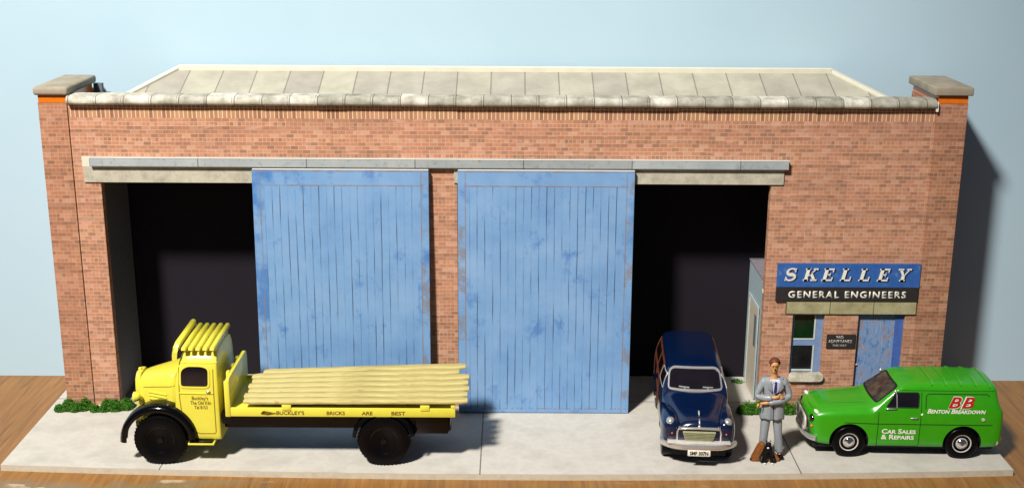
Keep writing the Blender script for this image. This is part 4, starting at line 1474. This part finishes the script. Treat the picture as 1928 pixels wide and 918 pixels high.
# nose, brow, ears
fx = -.022
def blob(c, r, sc):
    return MB().ball(c, r, sc, 12).mesh()
extra += [blob((fx - .004, -.108, 1.590), .016, (.75, 1.2, 1.5)), blob((fx, -.09, 1.63), .045, (1, .35, .28)), blob((fx, -.088, 1.555), .022, (1.2, .6, .35)), blob((-.092, -.005, 1.60), .02, (.5, .8, 1.3)), blob((.078, -.0, 1.60), .02, (.5, .8, 1.3)), blob((fx + .004, -.075, 1.525), .03, (1, .8, .7))]
bodym = joinm(bodym, *extra)
bo = part('body', bodym, SK, man, 180)
b = MB(); b.ball((fx - .03, -.098, 1.612), .010, (1.3, .5, .7)); b.ball((fx + .028, -.098, 1.612), .010, (1.3, .5, .7)); b.ball((fx, -.106, 1.553), .016, (1.3, .3, .22))
b.build('face_paint', paint('dark face paint', (96, 52, 30), .5), bo, 180)
# hair
b = MB(); b.ball((-.002, .008, 1.640), .094, (.92, 1.04, .92), 24)
me = b.mesh('hair')
bm = bmesh.new(); bm.from_mesh(me)
bmesh.ops.bisect_plane(bm, geom=bm.verts[:] + bm.edges[:] + bm.faces[:], plane_co=(0, -.045, 1.655), plane_no=(.1, -.8, -.55), clear_outer=True)
for v in bm.verts:
    v.co += v.normal * random.uniform(0, .006)
bm.to_mesh(me); bm.free()
part('hair', me, paint('brown hair', (96, 48, 26), .6, var=.3, scale=40), man, 180)
# jacket
J = dict(p=(0, 0, .96, .155, .11), b=(0, -.005, 1.05, .165, .12), c=(0, 0, 1.20, .185, .128), n=(0, .012, 1.37, .10, .085), sa=(-.175, 0, 1.33, .078), ea=(-.272, -.03, 1.075, .062), ma=(-.14, -.13, 1.09, .058, .055), wa=(-.035, -.172, 1.105, .05, .046),
         sb=(.175, 0, 1.33, .078), eb=(.265, -.03, 1.075, .062), mb=(.12, -.14, 1.045, .058, .052), wb=(-.10, -.160, 1.012, .05, .045))
jm = skin(J, chain('p', 'b', 'c', 'n') + chain('c', 'sa', 'ea', 'ma', 'wa') + chain('c', 'sb', 'eb', 'mb', 'wb'), 'p')
b = bmesh.new()
rg = []
for z_, rx_, ry_ in ((1.04, .165, .118), (1.0, .178, .128), (.92, .186, .132), (.82, .194, .134), (.73, .200, .136), (.70, .198, .134), (.71, .18, .11), (.85, .16, .1)):
    ring = []
    for k in range(40):
        t = 2 * math.pi * k / 40
        s4 = math.sin(t)
        slit = 1 - .30 * math.exp(-((t - 1.5 * math.pi) / .10) ** 2) * (z_ < .95)
        ring.append(b.verts.new((.005 + rx_ * math.copysign(abs(math.cos(t)) ** .8, math.cos(t)), ry_ * slit * math.copysign(abs(s4) ** .8, s4), z_ + .012 * math.sin(5 * t) * (z_ < .9))))
    rg.append(ring)
for A, B in zip(rg, rg[1:]):
    for k in range(40): b.faces.new((A[k], A[(k + 1) % 40], B[(k + 1) % 40], B[k]))
skt = bpy.data.meshes.new('skirt'); b.to_mesh(skt); b.free()
jm = joinm(jm, skt)
jk = part('jacket', jm, SUIT, man, 180)
js = Skin(skt)
part('front_opening', js.cast(line2([(.005, .70), (.006, .80), (.002, .96)], .014), 'side', .003), M['dark'], jk)
part('shirt', MB().prism([(-.055, 1.405), (.065, 1.405), (.075, 1.33), (.055, 1.19), (.0, 1.16), (-.03, 1.19), (-.06, 1.33)], -.142, -.10, 'XZ', .01).mesh(), paint('pale blue shirt', (196, 206, 226), .5), man, 40)
b = MB(); b.prism([(-.03, 1.40), (0, 1.365), (-.06, 1.345), (-.066, 1.385)], -.15, -.13, 'XZ'); b.prism([(.0, 1.365), (.035, 1.40), (.074, 1.39), (.066, 1.345)], -.15, -.13, 'XZ')
b.build('collar', paint('pale collar', (204, 214, 232), .5), jk)
b = MB(); b.prism([(-.014, 1.375), (.016, 1.375), (.024, 1.22), (.008, 1.175), (-.026, 1.2), (-.012, 1.34)], -.153, -.138, 'XZ'); b.build('tie', paint('blue tie', (34, 44, 110), .4), man)
for s_, sx in ((-1, -.06), (1, .075)):
    b = MB(); b.prism([(sx, 1.39), (sx + s_ * .045, 1.36), (sx + s_ * .06, 1.27), (sx + s_ * -.005, 1.19), (sx - s_ * .018, 1.30)], -.146, -.12, 'XZ', .005); b.build('lapel', SUIT, jk, 40)
# trousers and shoes
Tn = dict(p=(0, 0, .86, .105, .105), la=(-.085, 0, .80, .092), ka=(-.108, -.018, .46, .074), aa=(-.115, .0, .13, .064, .07), fa=(-.115, -.0, .075, .060, .068), lb=(.085, 0, .80, .092), kb=(.115, -.018, .46, .074), ab=(.155, .0, .13, .064, .07), fb=(.162, 0, .075, .060, .068))
part('trousers', skin(Tn, chain('p', 'la', 'ka', 'aa', 'fa') + chain('p', 'lb', 'kb', 'ab', 'fb'), 'p'), SUIT, man, 180)
for x, dx in ((-.118, -.02), (.165, .025)):
    q = skin({'a': (x, .045, .04, .040), 'b': (x + dx * .4, -.05, .04, .045, .036), 'c': (x + dx, -.14, .032, .038, .028)}, chain('a', 'b', 'c'), 'a')
    part('shoe', q, M['black_plastic'], man, 180)

# brown bag in front of the left-hand foot, and the black dog
n = NT('tan leather'); x, y, z = n.xyz()
n.out(n.ramp(n.noise(n.oc, 12, 4, .6), [(.3, lin(104, 60, 24)), (.7, lin(142, 86, 38))]), .5, .4)
bag = thing('travel_bag', 'brown wedge shaped bag on the ground behind the small black dog', 'bag', (4.14, -2.12, 0))
bag.scale = (1.12, 1, 1.12)
b = MB(); b.prism(rnd([(-.215, 0), (-.205, .05), (-.115, .25), (-.07, .295), (-.03, .26), (.03, .14), (.08, .15), (.13, .12), (.205, .03), (.20, 0)], .03), -.05, .06, 'XZ', .02)
part('bag_body', b.mesh(), n.m, bag, 50)
b = MB(); b.ball((-.215, -.02, .03), .02); part('buckle', b.mesh(), M['dark'], bag, 180)
dog = thing('dog', 'small black dog with white chest spot and paws sitting at the figure\'s feet', 'dog', (4.155, -2.20, 0))
dog.scale = (1.4, 1.2, 1.0)
D_ = dict(h=(0, .06, .09, .07, .075), m=(0, .04, .18, .055, .06), c=(0, .0, .25, .045, .05), n=(0, -.005, .31, .034), k=(-.004, -.02, .36, .036, .034), mz=(-.006, -.065, .348, .018, .016),
          fa=(-.032, -.02, .20, .022), fka=(-.036, -.03, .10, .016), fpa=(-.04, -.04, .018, .016), fta=(-.042, -.06, .014, .014),
          fb=(.032, -.02, .20, .022), fkb=(.036, -.03, .10, .016), fpb=(.04, -.04, .018, .016), ftb=(.042, -.06, .014, .014),
          ha=(-.065, .03, .08, .038), hka=(-.075, -.02, .05, .022), hpa=(-.075, -.03, .016, .015), hb=(.065, .03, .08, .038), hkb=(.075, -.02, .05, .022), hpb=(.075, -.03, .016, .015),
          t=(.06, .12, .04, .016), t2=(.11, .12, .03, .01))
dm = skin(D_, chain('h', 'm', 'c', 'n', 'k', 'mz') + chain('c', 'fa', 'fka', 'fpa', 'fta') + chain('c', 'fb', 'fkb', 'fpb', 'ftb') + chain('h', 'ha', 'hka', 'hpa') + chain('h', 'hb', 'hkb', 'hpb') + chain('h', 't', 't2'), 'h')
ears = MB().prism([(-.036, .375), (-.012, .385), (-.03, .395)], -.018, -.004, 'XZ').prism([(.004, .385), (.028, .375), (.024, .395)], -.018, -.004, 'XZ').mesh()
dbo = part('body', joinm(dm, ears), M['dogblack'], dog, 180)
b = MB(); b.ball((-.012, -.05, .285), .013, (1, .5, 1.1)); b.build('chest_spot', M['white'], dbo, 180)
for x in (-.042, .042):
    b = MB(); b.ball((x, -.066, .018), .016, (1, 1, .8)); b.build('paw', M['white'], dbo, 180)

# thing > part > sub-part and no deeper
def depth(o):
    return 0 if o.parent is None else 1 + depth(o.parent)
for o in list(C.objects):
    while depth(o) > 2:
        o.parent = o.parent.parent

for me in list(bpy.data.meshes):
    if me.users == 0: bpy.data.meshes.remove(me)
